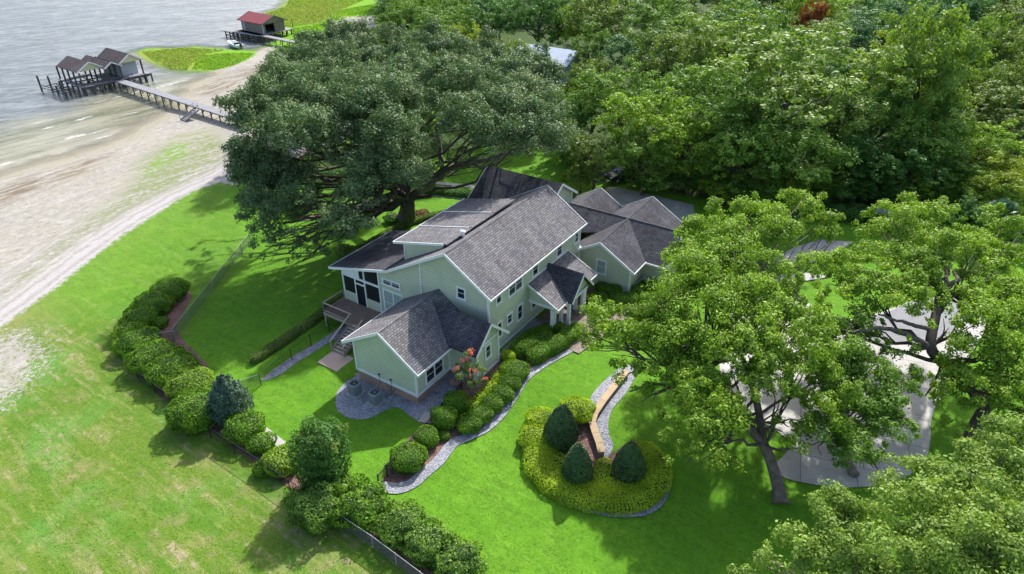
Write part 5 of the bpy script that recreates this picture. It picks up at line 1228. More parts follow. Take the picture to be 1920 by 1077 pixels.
for pts, r0_, r1_ in [([(1432, 835, 3.0), (1420, 760, 5), (1400, 690, 7), (1375, 640, 8.2), (1355, 560, 9.5)], .3, .1), ([(1350, 740, 5.4), (1290, 735, 5.6), (1230, 720, 5.6), (1180, 735, 5.2)], .2, .06), ([(1405, 700, 6.8), (1450, 640, 8), (1490, 560, 9.3), (1500, 480, 10)], .2, .07)]:
    pp = catmull([Gz(*p_) for p_ in pts], 5, False); mb.tube([Vector(p_) for p_ in pp], [r0_ + (r1_ - r0_) * i / (len(pp) - 1) for i in range(len(pp))], 8)
mb.build('limb', M['bark'], oak1)
b2_ = G(1600, 890)
T1b = [(1580, 740, 6.2, 1.7), (1620, 820, 5.2, 1.6), (1645, 760, 5.8, 1.4), (1540, 690, 7, 1.5), (1600, 660, 6.8, 1.5), (1620, 570, 7.6, 1.2), (1680, 700, 6, 1.2), (1690, 800, 5, 1.0), (1700, 740, 5.5, 1.0), (1530, 650, 7.4, 1.3), (1520, 720, 6.8, 1.4), (1560, 620, 7, 1.9), (1610, 610, 6.8, 1.6), (1590, 690, 6.5, 2.0), (1640, 720, 6.2, 1.8), (1560, 690, 6.6, 1.7), (1600, 780, 5.5, 1.9), (1655, 800, 5.4, 1.6), (1540, 820, 5.2, 1.6), (1600, 850, 4.6, 1.5), (1650, 870, 4.4, 1.0), (1640, 650, 6.6, 1.3), (1560, 870, 4, 1.0)]
tree('oak_tree', 'darker low oak standing over the pale drive between the two bright oaks', b2_, [b2_, Gz(1590, 860, 1.8), Gz(1580, 800, 3.5), Gz(1590, 740, 5)], fixed(T1b), 'l_mid', .19, .9, 'bark', .28, 3.6, flat=.85)
b3 = G(1815, 838)
T2 = [(1820, 600, 8.6, 1.3), (1800, 650, 7.8, 1.2), (1870, 780, 5, 1.4), (1690, 650, 7.2, 1.0), (1660, 540, 9.2, 1.4), (1870, 420, 9.6, 1.5), (1915, 440, 9.4, 1.5), (1730, 720, 5.6, 1.2), (1780, 610, 8.6, 1.2), (1560, 600, 8, 1.2), (1790, 800, 4, 1.0), (1820, 570, 9, 1.4), (1900, 690, 7, 1.4), (1900, 790, 4.8, 1.2), (1600, 500, 9, 1.7), (1560, 520, 8.6, 1.4), (1580, 560, 8, 1.6), (1635, 540, 9, 1.9), (1640, 460, 9.6, 1.7), (1620, 425, 9.6, 1.2), (1680, 430, 10.2, 1.9), (1660, 400, 10.2, 1.3), (1720, 400, 10.5, 1.8), (1770, 405, 10.4, 1.6), (1700, 490, 10, 2.0), (1760, 470, 10.6, 2.0), (1810, 440, 10, 1.5), (1820, 480, 10, 1.7), (1680, 560, 9, 1.9),
      (1740, 540, 9.4, 1.6), (1870, 480, 9.5, 1.8), (1910, 510, 9.5, 1.8), (1850, 540, 9.2, 2.0), (1900, 580, 8.6, 2.0), (1850, 610, 8.5, 1.9), (1925, 640, 8, 1.8), (1880, 660, 7.6, 1.9), (1830, 660, 7.6, 1.7), (1820, 720, 6.4, 1.6), (1870, 730, 6.4, 1.7), (1920, 720, 6.6, 1.7), (1770, 700, 6.2, 1.3), (1740, 730, 5.4, 1.3), (1780, 750, 5.2, 1.2), (1620, 610, 7.6, 1.1)]
tk2 = [b3, Gz(1830, 800, 1.8), Gz(1850, 750, 3.6), Gz(1800, 715, 4.8), Gz(1768, 680, 6.0), Gz(1745, 650, 7.0), Gz(1755, 590, 8.4), Gz(1765, 540, 9.4)]
oak2 = tree('oak_tree', 'bright leafy oak at the right edge with a thick forked trunk beside the drive', b3, tk2, fixed(T2), 'l_bright', .19, .9, 'barkdark', .55, 3.6, flat=.8)
mb = MB()
for pts, r0_, r1_ in [([(1745, 650, 7.0), (1700, 628, 7.6), (1650, 615, 8), (1600, 622, 7.8), (1540, 610, 7.6)], .24, .06), ([(1748, 620, 7.7), (1710, 610, 8), (1680, 600, 8.4), (1645, 590, 8.6)], .18, .06), ([(1850, 750, 3.6), (1870, 690, 6), (1880, 620, 8)], .3, .1), ([(1755, 590, 8.4), (1775, 530, 9.2), (1770, 480, 9.8)], .22, .08)]:
    pp = catmull([Gz(*p_) for p_ in pts], 5, False); mb.tube([Vector(p_) + Vector(rng.normal(size=3)) * .04 for p_ in pp], [r0_ + (r1_ - r0_) * i / (len(pp) - 1) for i in range(len(pp))], 8)
mb.build('limb', M['bark'], oak2)
mb = MB()
for k in range(90):
    c = Vector(Gz(1770 + random.gauss(0, 7), 445 + random.gauss(0, 9), 10.0 + random.random() * .4)); L = random.uniform(.5, 2.0); mb.tube([c, c - Vector((random.uniform(-.1, .1), random.uniform(-.1, .1), L * .5)), c - Vector((0, 0, L))], [.05, .06, .01], 4)
mb.build('hanging_moss', M['moss'], oak2)
# bottom right crowns
bb_ = Gz(1880, 1250, 0)
T3 = [(1905, 850, 9.5, 2.0), (1850, 860, 9.5, 2.0), (1800, 890, 9, 1.9), (1750, 900, 8.6, 1.5), (1700, 905, 8, 1.3), (1880, 920, 10, 2.1), (1820, 950, 10, 2.0), (1760, 960, 9.5, 1.9), (1710, 960, 8.6, 1.6), (1900, 990, 10.4, 2.1), (1840, 1020, 10.4, 2.0), (1780, 1030, 10, 1.9), (1900, 1060, 10.4, 2.1), (1670, 930, 7.8, 1.2), (1830, 1080, 10, 2), (1650, 890, 7.2, .9)]
tree('oak_tree', 'olive green oak crown filling the bottom right corner', Gz(1880, 1180, 0), [Gz(1880, 1180, 0), Gz(1870, 1120, 3), Gz(1850, 1040, 6), Gz(1840, 990, 8)], fixed(T3), 'l_light', .16, .7, 'bark', .35, 3.0)
T4 = [(1600, 960, 8.6, 1.6), (1550, 980, 8.6, 1.5), (1640, 1000, 9, 1.8), (1580, 1030, 9, 1.8), (1520, 1040, 8.6, 1.5), (1470, 1060, 8, 1.1), (1660, 1060, 9.2, 1.9), (1600, 1090, 9, 2), (1510, 1090, 8.6, 1.5), (1430, 1050, 7.2, .7), (1420, 1085, 7.2, .8), (1380, 1075, 6.8, .5), (1700, 1020, 9, 1.3), (1535, 940, 8, .6), (1720, 1075, 9.2, 1.5)]
tree('oak_tree', 'pale yellow-green oak crown at the bottom edge beside the front lawn', Gz(1620, 1260, 0), [Gz(1620, 1260, 0), Gz(1615, 1180, 3), Gz(1610, 1110, 6)], fixed(T4), 'l_light', .15, .7, 'bark', .3, 3.0)

# ------------------------------------------------------------------ woodland: a few crown shapes, many trees
def proto_mesh(seed, H_, r_, col=False):
    random.seed(seed); bl = []
    n = 30
    for i in range(n):
        u = rdir(1)[0]; u[2] = abs(u[2]) if random.random() < .66 else -abs(u[2]) * .9
        k = random.uniform(.55, .92)
        bl.append((np.array([u[0] * r_ * k, u[1] * r_ * k, H_ * .56 + u[2] * H_ * .42 * k]), r_ * random.uniform(.26, .42)))
    bl.append((np.array([0, 0, H_ * .6]), r_ * .5))
    cs, rs, tn = subclumps(bl, 1.9, flat=.8); P, N, tone = clump_leaves(cs, rs, .28, .50, .6, base_tone=tn)
    cm = leaf_mesh('crown', P, N, tone, .28, .6)
    mb = MB(); limb(mb, (0, 0, -.3), (0, 0, H_ * .6), r_ * .06, r_ * .03, 6, 0, .1, 9)
    for c, r in bl[::3]: limb(mb, (0, 0, H_ * random.uniform(.3, .5)), c, .14, .04, 5, 0, .3, 5)
    tm = bpy.data.meshes.new('trunk'); tm.from_pydata(mb.v, [], mb.f); tm.update(); tm.polygons.foreach_set('use_smooth', mb.sm)
    return cm, tm
PROT = [proto_mesh(1, 12, 5.5), proto_mesh(2, 14, 5.0), proto_mesh(3, 11, 6.0), proto_mesh(4, 16, 5.2)]
PH = [(12, 5.5), (14, 5.0), (11, 6.0), (16, 5.2)]
def wood_tree(c, R_, H_, mat, label, group='trees of the wood behind the house', k=None, bark='barkdark', name='tree'):
    k = random.randrange(4) if k is None else k; cm, tm = PROT[k]; h0, r0 = PH[k]
    z0 = terr(c[0], c[1]); t_ = thing(name, label, 'tree', (c[0], c[1], z0), group)
    for nm, me, mt in (('crown', cm, mat), ('trunk', tm, bark)):
        o = bpy.data.objects.new(nm, me); COL.objects.link(o); o.parent = t_
        if not me.materials: me.materials.append(M[mt])
        o.material_slots[0].link = 'OBJECT'; o.material_slots[0].material = M[mt]
    t_.rotation_euler = (0, 0, random.uniform(0, 6.28)); t_.scale = (R_ / r0, R_ / r0 * random.uniform(.92, 1.08), H_ / h0)
    return t_
random.seed(11)
key = [  # px, py of crown centre, crown radius m, tree height m, foliage, label
 (1470, 205, 9.5, 19, 'l_light', 'tallest pale green tree in the middle of the wood behind the driveway'),
 (1550, 190, 7.5, 18, 'l_light', 'pale feathery tree just right of the tallest pale tree'),
 (1400, 250, 6.5, 14, 'l_mid', 'mid green tree at the left foot of the tallest pale tree'),
 (1340, 200, 6.5, 15, 'l_mid', 'mid green tree left of the tallest pale tree'),
 (1470, 300, 6.0, 11, 'l_mid', 'low mid green tree overhanging the driveway behind the house'),
 (1380, 310, 5.0, 10, 'l_mid', 'rounded tree over the driveway above the garage roof'),
 (1300, 290, 4.6, 10, 'l_bright', 'leafy green tree beside the driveway left of the rounded one'),
 (1225, 250, 5.4, 13, 'l_bright', 'bright tree rising behind the parked car'),
 (1210, 310, 4.0, 8, 'l_mid', 'small green tree by the parked car'),
 (1115, 290, 3.6, 8, 'l_olive', 'small olive tree at the right end of the rear lawn'),
 (1090, 320, 1.8, 4.5, 'l_olive', 'low olive shrub like tree beside the rear wing'),
 (1170, 190, 6.0, 14, 'l_mid', 'green tree right of the pale metal roof'),
 (1115, 165, 5.0, 11, 'l_olive', 'olive tree just below the pale metal roof'),
 (1260, 130, 7.5, 16, 'l_olive', 'broad olive green tree above the middle of the wood'),
 (1350, 110, 8.0, 17, 'l_light', 'broad light green tree near the top of the wood'),
 (1440, 110, 7.5, 16, 'l_mid', 'mid green tree near the top right of the light green one'),
 (1250, 60, 8.0, 15, 'l_mid', 'green tree at the top of the wood above the olive tree'),
 (1750, 150, 6.5, 21, 'l_light', 'tall slender pale tree on the right of the wood'),
 (1700, 190, 5.0, 16, 'l_light', 'pale tree leaning against the tall slender one'),
 (1650, 165, 5.4, 15, 'l_yellow', 'yellowish vine covered tree left of the tall slender tree'),
 (1640, 240, 6.0, 12, 'l_dark', 'dark green tree below the yellowish tree'),
 (1720, 270, 6.0, 11, 'l_mid', 'mid green tree below the tall slender tree'),
 (1610, 320, 5.0, 8, 'l_dark', 'dark low tree behind the right hand drive'),
 (1690, 330, 4.6, 8, 'l_dark', 'dark low tree beside the pale shed roof'),
 (1770, 330, 4.0, 8, 'l_mid', 'small mid green tree right of the shed'),
 (1830, 290, 4.6, 10, 'l_bright', 'bright green tree below the tall slender tree on the right'),
 (1885, 350, 4.4, 8, 'l_yellow', 'bright yellow green tree at the right edge'),
 (1840, 380, 3.0, 6, 'l_bright', 'small bright tree beside the fan palm'),
 (1870, 120, 6.5, 15, 'l_olive', 'olive tree at the right edge of the wood'),
 (1915, 190, 5.5, 13, 'l_olive', 'olive tree cut by the right edge'),
 (1900, 40, 7.5, 15, 'l_olive', 'olive tree in the top right corner'),
 (1520, 60, 3.2, 13, 'l_red', 'red brown tree near the top of the wood'),
 (1600, 90, 6.5, 13, 'l_blue', 'tall blue green tree directly right of the red brown tree'),
 (1680, 50, 7.5, 13, 'l_blue', 'blue green tree near the top right'),
 (1780, 45, 7.0, 13, 'l_blue', 'blue green tree at the top between tall slender tree and corner'),
 (875, 70, 4.2, 11, 'l_yellow', 'bright yellow green tree behind the big oak'),
 (915, 105, 3.8, 10, 'l_yellow', 'smaller yellow green tree touching the oak crown'),
 (960, 110, 5.0, 12, 'l_olive', 'grey olive tree between the yellow tree and the metal roof'),
 (975, 160, 4.0, 9, 'l_yellow', 'yellow green tree left below the metal roof'),
 (1035, 185, 4.0, 8, 'l_bright', 'bright tree right of the oak crown below the metal roof'),
 (1075, 220, 3.6, 9, 'l_dark', 'dark tree at the right end of the oak crown'),
 (800, 45, 5.5, 11, 'l_mid', 'green tree above the left of the oak crown'),
 (760, 25, 5.5, 11, 'l_mid', 'green tree beside the shore behind the oak'),
 (720, 55, 3.6, 7, 'l_bright', 'low bright tree at the edge of the pale sand'),
 (840, 20, 6.0, 12, 'l_mid', 'green tree at the top left of the wood'),
 (720, 10, 5.0, 9, 'l_dark', 'dark tree near the shore at the top'),
 (1010, 35, 6.5, 14, 'l_dark', 'dark tree above the metal roof'),
 (1130, 40, 7.5, 14, 'l_olive', 'olive tree right above the metal roof'),
 (925, 35, 6.0, 14, 'l_dark', 'dark tree between yellow tree and metal roof'),
 (1105, 90, 4.2, 11, 'l_mid', 'green tree touching the right end of the metal roof'),
]
kc = []
for px, py, R_, H_, mt, lb in key:
    c = Gz(px, py, H_ * .6); kc.append(c); wood_tree(c, R_, H_, mt, lb)
# the rest of the wood
fp = np.vstack([chain([(690, -30), (735, 60), (800, 150), (960, 190), (1060, 235), (1100, 290), (1180, 315), (1330, 335), (1500, 350), (1700, 370), (1900, 380), (2300, 420)], 2), [(210, 120), (300, 330), (60, 330), (-60, 300)]])
fillers = []; cnt = 0; pts_ = [k_[:2] for k_ in kc]; tries = 0
mats = ['l_dark', 'l_mid', 'l_mid', 'l_bright', 'l_olive', 'l_blue']
hc = Gz(1030, 88, 6)[:2]
while cnt < 120 and tries < 30000:
    tries += 1
    x = random.uniform(-60, 175); y = random.uniform(80, 250)
    if abs(x) > .82 * y + 12: continue
    q = np.array([x, y])
    if not inside(q[None], fp)[0] or sdist(q[None], fp)[0] < 3: continue
    if min(np.hypot(*(q - p_)) for p_ in pts_) < (7.0 if y < 150 else 8.5): continue
    dh = q - hc
    if abs(dh[0]) < 11 and -26 < dh[1] < 7: continue
    pts_.append(q); cnt += 1
    mt_ = random.choice(mats); t_ = wood_tree((x, y, 0), random.uniform(4.8, 7), random.uniform(9, 12.5) if y < 140 else random.uniform(11, 15), mt_, 'tree', 'trees packed into the wood'); fillers.append((t_, mt_))

LM = [('the tallest pale tree', (1470, 215)), ('the red brown tree', (1520, 60)), ('the pale metal roof', (1030, 88)), ('the tall slender pale tree', (1750, 150)), ('the yellowish vine covered tree', (1650, 165)), ('the bright yellow green tree by the oak', (875, 70)), ('the low shed', (1648, 388)), ('the parked car', (1168, 336)), ('the fan palm', (1868, 425)), ('the top right corner', (1905, 15)), ('the broad olive tree', (1260, 130))]
LMW = [(n_, Gz(x, y, 5)[:2]) for n_, (x, y) in LM]; NAMEC = dict(l_dark='dark green', l_mid='mid green', l_olive='olive green', l_blue='blue green', l_bright='bright green')
ORD = ['nearest', 'second', 'third', 'fourth', 'fifth', 'sixth', 'seventh', 'eighth', 'ninth', 'tenth', 'eleventh', 'twelfth', 'thirteenth', 'fourteenth', 'fifteenth']
def landmark_labels(items, noun):
    bk = {}
    for t_, mt_ in items:
        q = np.array(t_.location[:2]); dist, (n_, c_l) = min(((np.hypot(*(q - c)), (n, c)) for n, c in LMW), key=lambda v: v[0]); dx, dy = q - c_l
        dr = ('right of' if dx > 0 else 'left of') if abs(dx) > abs(dy) else ('behind' if dy > 0 else 'in front of')
        bk.setdefault((NAMEC[mt_], dr, n_), []).append((dist, t_))
    for (c_, dr, n_), L in bk.items():
        for i, (_, t_) in enumerate(sorted(L, key=lambda v: v[0])): t_['label'] = (f'{c_} {noun} {dr} {n_}' if len(L) == 1 else f'{ORD[min(i, 14)]} {c_} {noun} {dr} {n_}')
landmark_labels(fillers, 'tree')

# fan palm
pg = Vector(Gz(1868, 425, 2.5)); pg.z = terr(pg.x, pg.y); pm = thing('palm_tree', 'silvery green fan palm at the right among the bright trees', 'palm', tuple(pg))
mb = MB(); mb.tube([pg, pg + Vector((0, 0, 3.2))], [.3, .22], 8); mb.build('trunk', M['bark'], pm)
t = NT('palm_frond'); M['palm'] = t.fin(t.mix(t.noise(t.pos(), 2, 3), (.05, .14, .06), (.14, .28, .14)), .4, .5)
for k in range(26):
    az = random.uniform(0, 6.28); el = random.uniform(-.2, 1.3); dv = Vector((math.cos(az) * math.cos(el), math.sin(az) * math.cos(el), math.sin(el))); c = pg + Vector((0, 0, 3.2)) + dv * 1.0
    mb = MB(); mb.tube([pg + Vector((0, 0, 3.1)), c], .025, 4); sd_ = dv.cross(Vector((0, 0, 1))).normalized() if abs(dv.z) < .98 else Vector((1, 0, 0))
    for j in range(15):
        a_ = (j - 7) * .17; e = dv * math.cos(a_) + sd_ * math.sin(a_); tip = c + e * 1.1 - Vector((0, 0, .25)); w_ = e.cross(dv.cross(sd_)).normalized() * .05
        mb.face([c, c + e * .6 + w_, tip, c + e * .6 - w_])
    mb.build('frond', M['palm'], pm)

# ------------------------------------------------------------------ shrubs and hedges
def superell(n, e):
    u = rdir(n); s = (np.abs(u) ** e).sum(1) ** (-1 / e); return u * s[:, None], u
def shrub(name, label, px, py, rpx, h, mat='l_hedge', ry=None, rot=0, leaf=.11, group=None, cat='shrub', e=2.6, cov=1.15, cone=False, world=None, bump_=.09, core=True):
    """clipped plant: leaves over a rounded body; px,py is the visual centre"""
    if world is None:
        c = G(px, py, h * .45); rx = rpx / ppm(c); zb = c.z - h * .45
    else: c = Vector(world); rx = rpx; zb = c.z
    ry = rx if ry is None else ry
    area = 2 * math.pi * rx * ry + math.pi * (rx + ry) * h
    la = leaf * leaf * .6 / 2
    n = int(area / la * cov)
    S, U = superell(n, e); keep = S[:, 2] > -.75; S = S[keep]; U = U[keep]; n = len(S)
    # lumpy radius
    ph = rng.random(6) * 6.28; k = 1 + bump_ * (np.sin(S[:, 0] * rx * 3.1 + ph[0]) * np.sin(S[:, 1] * ry * 3.3 + ph[1]) + .7 * np.sin(S[:, 2] * h * 3.7 + ph[2] + S[:, 0] * 2) * np.sin(S[:, 1] * rx * 5 + ph[3]))
    k *= (1.03 - .12 * rng.random(n) ** 2)
    x, y, z = S[:, 0] * rx, S[:, 1] * ry, S[:, 2]
    if cone:
        zz = (z + 1) / 2; tp = np.where(zz < .25, .86 + zz * .56, np.clip(1 - (np.clip(zz - .25, 0, 1) / .75) ** 1.35, 0.0, 1) ** .72)
        tt = np.arctan2(U[:, 1], U[:, 0]); x, y = np.cos(tt) * rx * tp, np.sin(tt) * ry * tp
    cr, sr = math.cos(rot), math.sin(rot)
    X_ = (x * cr - y * sr) * k; Y_ = (x * sr + y * cr) * k
    Z_ = (z * .5 + .5) * h * (1 + (k - 1) * .5)
    P = np.stack([X_ + c.x, Y_ + c.y, Z_ + zb], 1)
    N = np.stack([U[:, 0] * cr - U[:, 1] * sr, U[:, 0] * sr + U[:, 1] * cr, U[:, 2]], 1) * .8 + rng.normal(size=(n, 3)) * .5 + np.array([0, 0, .15])
    tone = .5 + .5 * np.sin(P[:, 0] * 2.3 + ph[4]) * np.sin(P[:, 1] * 2.1 + ph[5])
    me = leaf_mesh('foliage', P, N, tone, leaf, .6); t_ = thing(name, label, cat, (c.x, c.y, zb), group); link('foliage', me, M[mat], t_)
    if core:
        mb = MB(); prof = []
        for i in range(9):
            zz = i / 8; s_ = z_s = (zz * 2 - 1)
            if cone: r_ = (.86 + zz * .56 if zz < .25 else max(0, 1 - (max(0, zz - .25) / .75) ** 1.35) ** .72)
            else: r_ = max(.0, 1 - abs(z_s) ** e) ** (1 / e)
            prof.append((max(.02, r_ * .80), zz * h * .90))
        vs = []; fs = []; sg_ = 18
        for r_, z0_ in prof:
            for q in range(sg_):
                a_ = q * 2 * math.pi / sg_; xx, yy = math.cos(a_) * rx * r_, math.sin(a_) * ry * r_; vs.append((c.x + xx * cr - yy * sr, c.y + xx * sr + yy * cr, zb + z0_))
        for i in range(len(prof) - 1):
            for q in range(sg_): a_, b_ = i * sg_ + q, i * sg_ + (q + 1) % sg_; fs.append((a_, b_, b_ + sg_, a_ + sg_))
        mb.mesh(vs, fs, True); mb.build('light_block', M['core'], t_)  # solid core added behind the leaves to stop light passing through
    return t_
LR = 'clipped shrubs of the long curved row by the field'
for a in [(318, 545, 31, 1.6, 'l_hedge', 'topmost clipped shrub of the long curved row, nearest the lake road'), (287, 571, 34, 1.7, 'l_hedge', 'second shrub from the top of the long curved row'),
          (262, 597, 30, 1.6, 'l_hedge', 'third shrub from the top of the long curved row'), (240, 622, 26, 1.3, 'l_bright', 'yellow tinged shrub on the outer bend of the curved row'),
          (258, 642, 38, 1.7, 'l_hedge', 'rounded shrub just below the yellow tinged one in the curved row'), (286, 672, 42, 1.8, 'l_hedge', 'large shrub in the middle of the curved row'),
          (322, 694, 44, 1.8, 'l_hedge', 'large shrub above the short dark fence'), (300, 606, 14, .8, 'l_hedge', 'small round shrub on the mulch inside the upper curve'),
          (332, 658, 12, .7, 'l_hedge', 'small round shrub by the corner of the lawn fence'), (368, 690, 10, .55, 'l_holly', 'tiny dark round shrub on the mulch behind the large shrubs'),
          (356, 720, 40, 1.6, 'l_bright', 'lighter green flat topped shrub left of the silver conifer'), (366, 772, 46, 2.2, 'l_hedge', 'tall dark shrub at the foot of the silver conifer'),
          (459, 803, 36, 1.7, 'l_hedge', 'rounded shrub right below the silver conifer'), (490, 832, 25, 1.1, 'l_hedge', 'smaller round shrub next to the concrete step'),
          (528, 866, 33, 1.3, 'l_bright', 'light green loose shrub left of the tall dark evergreen'), (492, 880, 17, .8, 'l_hedge', 'small shrub outside the fence')]:
    shrub('clipped_shrub', a[5], a[0], a[1], a[2], a[3], a[4], group=LR, leaf=.13)
shrub('conifer', 'blue green conical conifer rising from the shrub row at the gate', 428, 752, 38, 4.2, 'l_silver', cone=True, leaf=.15, cat='conifer', bump_=.16, cov=1.2)
shrub('tall_evergreen', 'tall dark evergreen standing on the fence line at the bottom', 603, 862, 44, 5.2, 'l_dark', leaf=.15, cat='evergreen', bump_=.15, e=2.9, cov=1.2)
c_t = G(603, 862, 2.6); P_, N_, tn_ = clump_leaves(np.array([[c_t.x + random.gauss(0, .7), c_t.y + random.gauss(0, .7), c_t.z + random.uniform(-.3, 2.4)] for _ in range(26)]), np.full(26, .42), .15, .35)
link('foliage', leaf_mesh('foliage', P_, N_, tn_, .15), M['l_olive'], [o for o in COL.objects if o.name.startswith('tall_evergreen')][0])
HB_ = 'loose hedge plants along the bottom fence'
for a in [(590, 950, 50, 2.2, 'dense leafy shrub at the foot of the tall evergreen'), (678, 948, 50, 1.9, 'bushy hedge plant right of the tall evergreen'), (752, 985, 44, 1.7, 'hedge plant in the middle of the bottom hedge'),
          (800, 1020, 44, 1.6, 'hedge plant second from the bottom of the hedge'), (860, 1052, 46, 1.5, 'hedge plant at the bottom edge of the picture'), (640, 915, 26, 1.3, 'small leafy plant wedged between the evergreen and the bushy hedge plant')]:
    shrub('hedge_plant', a[4], a[0], a[1], a[2], a[3], 'l_mid' if a[0] != 678 else 'l_hedge', group=HB_, leaf=.15, bump_=.2, e=2.2)
# bed between the picket fence and the gravel path
G1 = 'clipped shrubs of the planting bed in front of the near gable'
for a in [(765, 860, 33, 1.2, 'l_hedge', 'lowest clipped shrub beside the picket fence'), (799, 821, 22, 1.2, 'l_hedge', 'round clipped shrub above the lowest one by the picket fence'), (832, 817, 11, .55, 'l_hedge', 'small round shrub right of the clipped pair'),
          (832, 785, 24, 1.5, 'l_hedge', 'lower half of the tall dark hedge beside the flowering tree'), (855, 757, 24, 1.5, 'l_hedge', 'upper half of the tall dark hedge beside the flowering tree'),
          (880, 795, 23, .95, 'l_hedge', 'first mound of the front hedge row by the gravel path'), (901, 777, 23, .95, 'l_hedge', 'second mound of the front hedge row'), (922, 757, 22, .95, 'l_hedge', 'third mound of the front hedge row'), (942, 739, 22, .95, 'l_hedge', 'fourth mound of the front hedge row'), (955, 718, 22, .95, 'l_hedge', 'fifth mound of the front hedge row'),
          (888, 762, 17, .7, 'l_hedgey', 'first bright shrub of the thin row behind the front hedge'), (906, 746, 17, .7, 'l_hedgey', 'second bright shrub of the thin row'), (922, 729, 17, .7, 'l_hedgey', 'third bright shrub of the thin row'), (938, 710, 17, .7, 'l_hedgey', 'fourth bright shrub of the thin row'), (952, 692, 17, .7, 'l_hedgey', 'topmost bright shrub of the thin row'),
          (965, 697, 26, 1.0, 'l_hedge', 'broad rounded shrub where the path bends'), (954, 668, 13, .8, 'l_hedgey', 'bright shrub against the dark gravel by the wall')]:
    shrub('clipped_shrub', a[5], a[0], a[1], a[2], a[3], a[4], group=G1, leaf=.09)
def hedge_run(name, label, pts, wpx, h, mat, leaf=.09, cat='hedge', step=.7, closed_poly=None):
    """a continuous hedge along a polyline: rounded section with leaves and an inner body"""
    pp = [np.array(G(x, y, h * .5)) for x, y in pts]; sm = catmull(pp, 8, False); w_ = wpx / ppm(pp[0]) / 2
    L = [0]; 
    for i in range(1, len(sm)): L.append(L[-1] + np.linalg.norm(sm[i] - sm[i - 1]))
    L = np.array(L); sm = np.array(sm); tot = L[-1]; area = tot * (w_ * 2 + h * 2.2); n = int(area / (leaf * leaf * .3) * 1.7)
    s = rng.random(n) * (tot + 2 * w_) - w_; ang = rng.random(n) * math.pi * 1.1 - .05 * math.pi
    sc_ = np.clip(s, 0, tot); cx = np.interp(sc_, L, sm[:, 0]); cy = np.interp(sc_, L, sm[:, 1]); cz = np.interp(sc_, L, sm[:, 2]) - h * .5
    i_ = np.clip(np.searchsorted(L, sc_), 1, len(L) - 1); T = sm[i_] - sm[i_ - 1]; T = T[:, :2] / np.linalg.norm(T[:, :2], axis=1)[:, None]; S_ = np.stack([-T[:, 1], T[:, 0]], 1)
    e = .55; ta = np.linspace(-.03 * math.pi, 1.03 * math.pi, 600); tx = np.sign(np.cos(ta)) * np.abs(np.cos(ta)) ** e; tz = np.clip(np.abs(np.sin(ta)) ** e * np.sign(np.sin(ta)), -.2, 1)
    sl2 = np.concatenate([[0], np.cumsum(np.hypot(np.diff(tx) * w_, np.diff(tz) * h))]); ang = np.interp(rng.random(n) * sl2[-1], sl2, ta)
    ca, sa = np.cos(ang), np.sin(ang); ux = np.sign(ca) * np.abs(ca) ** e; uz = np.clip(np.abs(sa) ** e * np.sign(sa), -.2, 1)
    over = (s - sc_) / w_; shr = np.sqrt(np.clip(1 - over ** 2, 0, 1)); k = 1.02 + .07 * np.sin(cx * 2.9 + ang * 2) * np.sin(cy * 3.1) + .03 * rng.normal(size=n) - .08 * rng.random(n)
    P = np.stack([cx + (S_[:, 0] * ux * w_ * shr + T[:, 0] * over * w_) * k, cy + (S_[:, 1] * ux * w_ * shr + T[:, 1] * over * w_) * k, cz + np.maximum(.05, uz) * h * k * (.55 + .45 * shr)], 1)
    N = np.stack([S_[:, 0] * ca + T[:, 0] * over, S_[:, 1] * ca + T[:, 1] * over, sa], 1) * .8 + rng.normal(size=(n, 3)) * .5
    t_ = thing(name, label, cat, tuple(pp[0] - np.array([0, 0, h * .5]))); link('foliage', leaf_mesh('foliage', P, N, .5 + .5 * np.sin(P[:, 0] * 1.7) * np.sin(P[:, 1] * 1.9), leaf, .6), M[mat], t_)
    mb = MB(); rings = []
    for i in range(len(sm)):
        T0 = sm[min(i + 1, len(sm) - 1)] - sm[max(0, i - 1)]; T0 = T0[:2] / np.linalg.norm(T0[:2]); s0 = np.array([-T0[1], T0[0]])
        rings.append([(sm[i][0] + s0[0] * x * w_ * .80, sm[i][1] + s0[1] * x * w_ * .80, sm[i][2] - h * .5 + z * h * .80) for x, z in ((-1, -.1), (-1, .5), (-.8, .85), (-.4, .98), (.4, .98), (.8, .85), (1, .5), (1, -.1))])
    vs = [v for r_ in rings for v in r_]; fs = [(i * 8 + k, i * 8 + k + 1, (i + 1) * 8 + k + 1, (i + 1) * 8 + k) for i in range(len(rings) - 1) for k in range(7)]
    mb.mesh(vs, fs, True); mb.face(rings[0]); mb.face(rings[-1][::-1]); mb.build('light_block', M['core'], t_)  # solid inner body added to block light through the hedge
    return t_
hedge_run('hedge', 'front rounded hedge curving up to the entry beside the path', [(1003, 668), (1022, 655), (1045, 645), (1062, 630), (1080, 618)], 34, 1.0, 'l_hedge')
hedge_run('hedge', 'middle dark hedge between path hedge and the wall', [(979, 658), (992, 648), (1008, 641), (1024, 634)], 30, 1.0, 'l_hedge')
hedge_run('hedge', 'rear low hedge nearest the house wall before the porch', [(962, 655), (978, 638), (996, 625), (1026, 618), (1050, 612)], 18, .8, 'l_hedge')
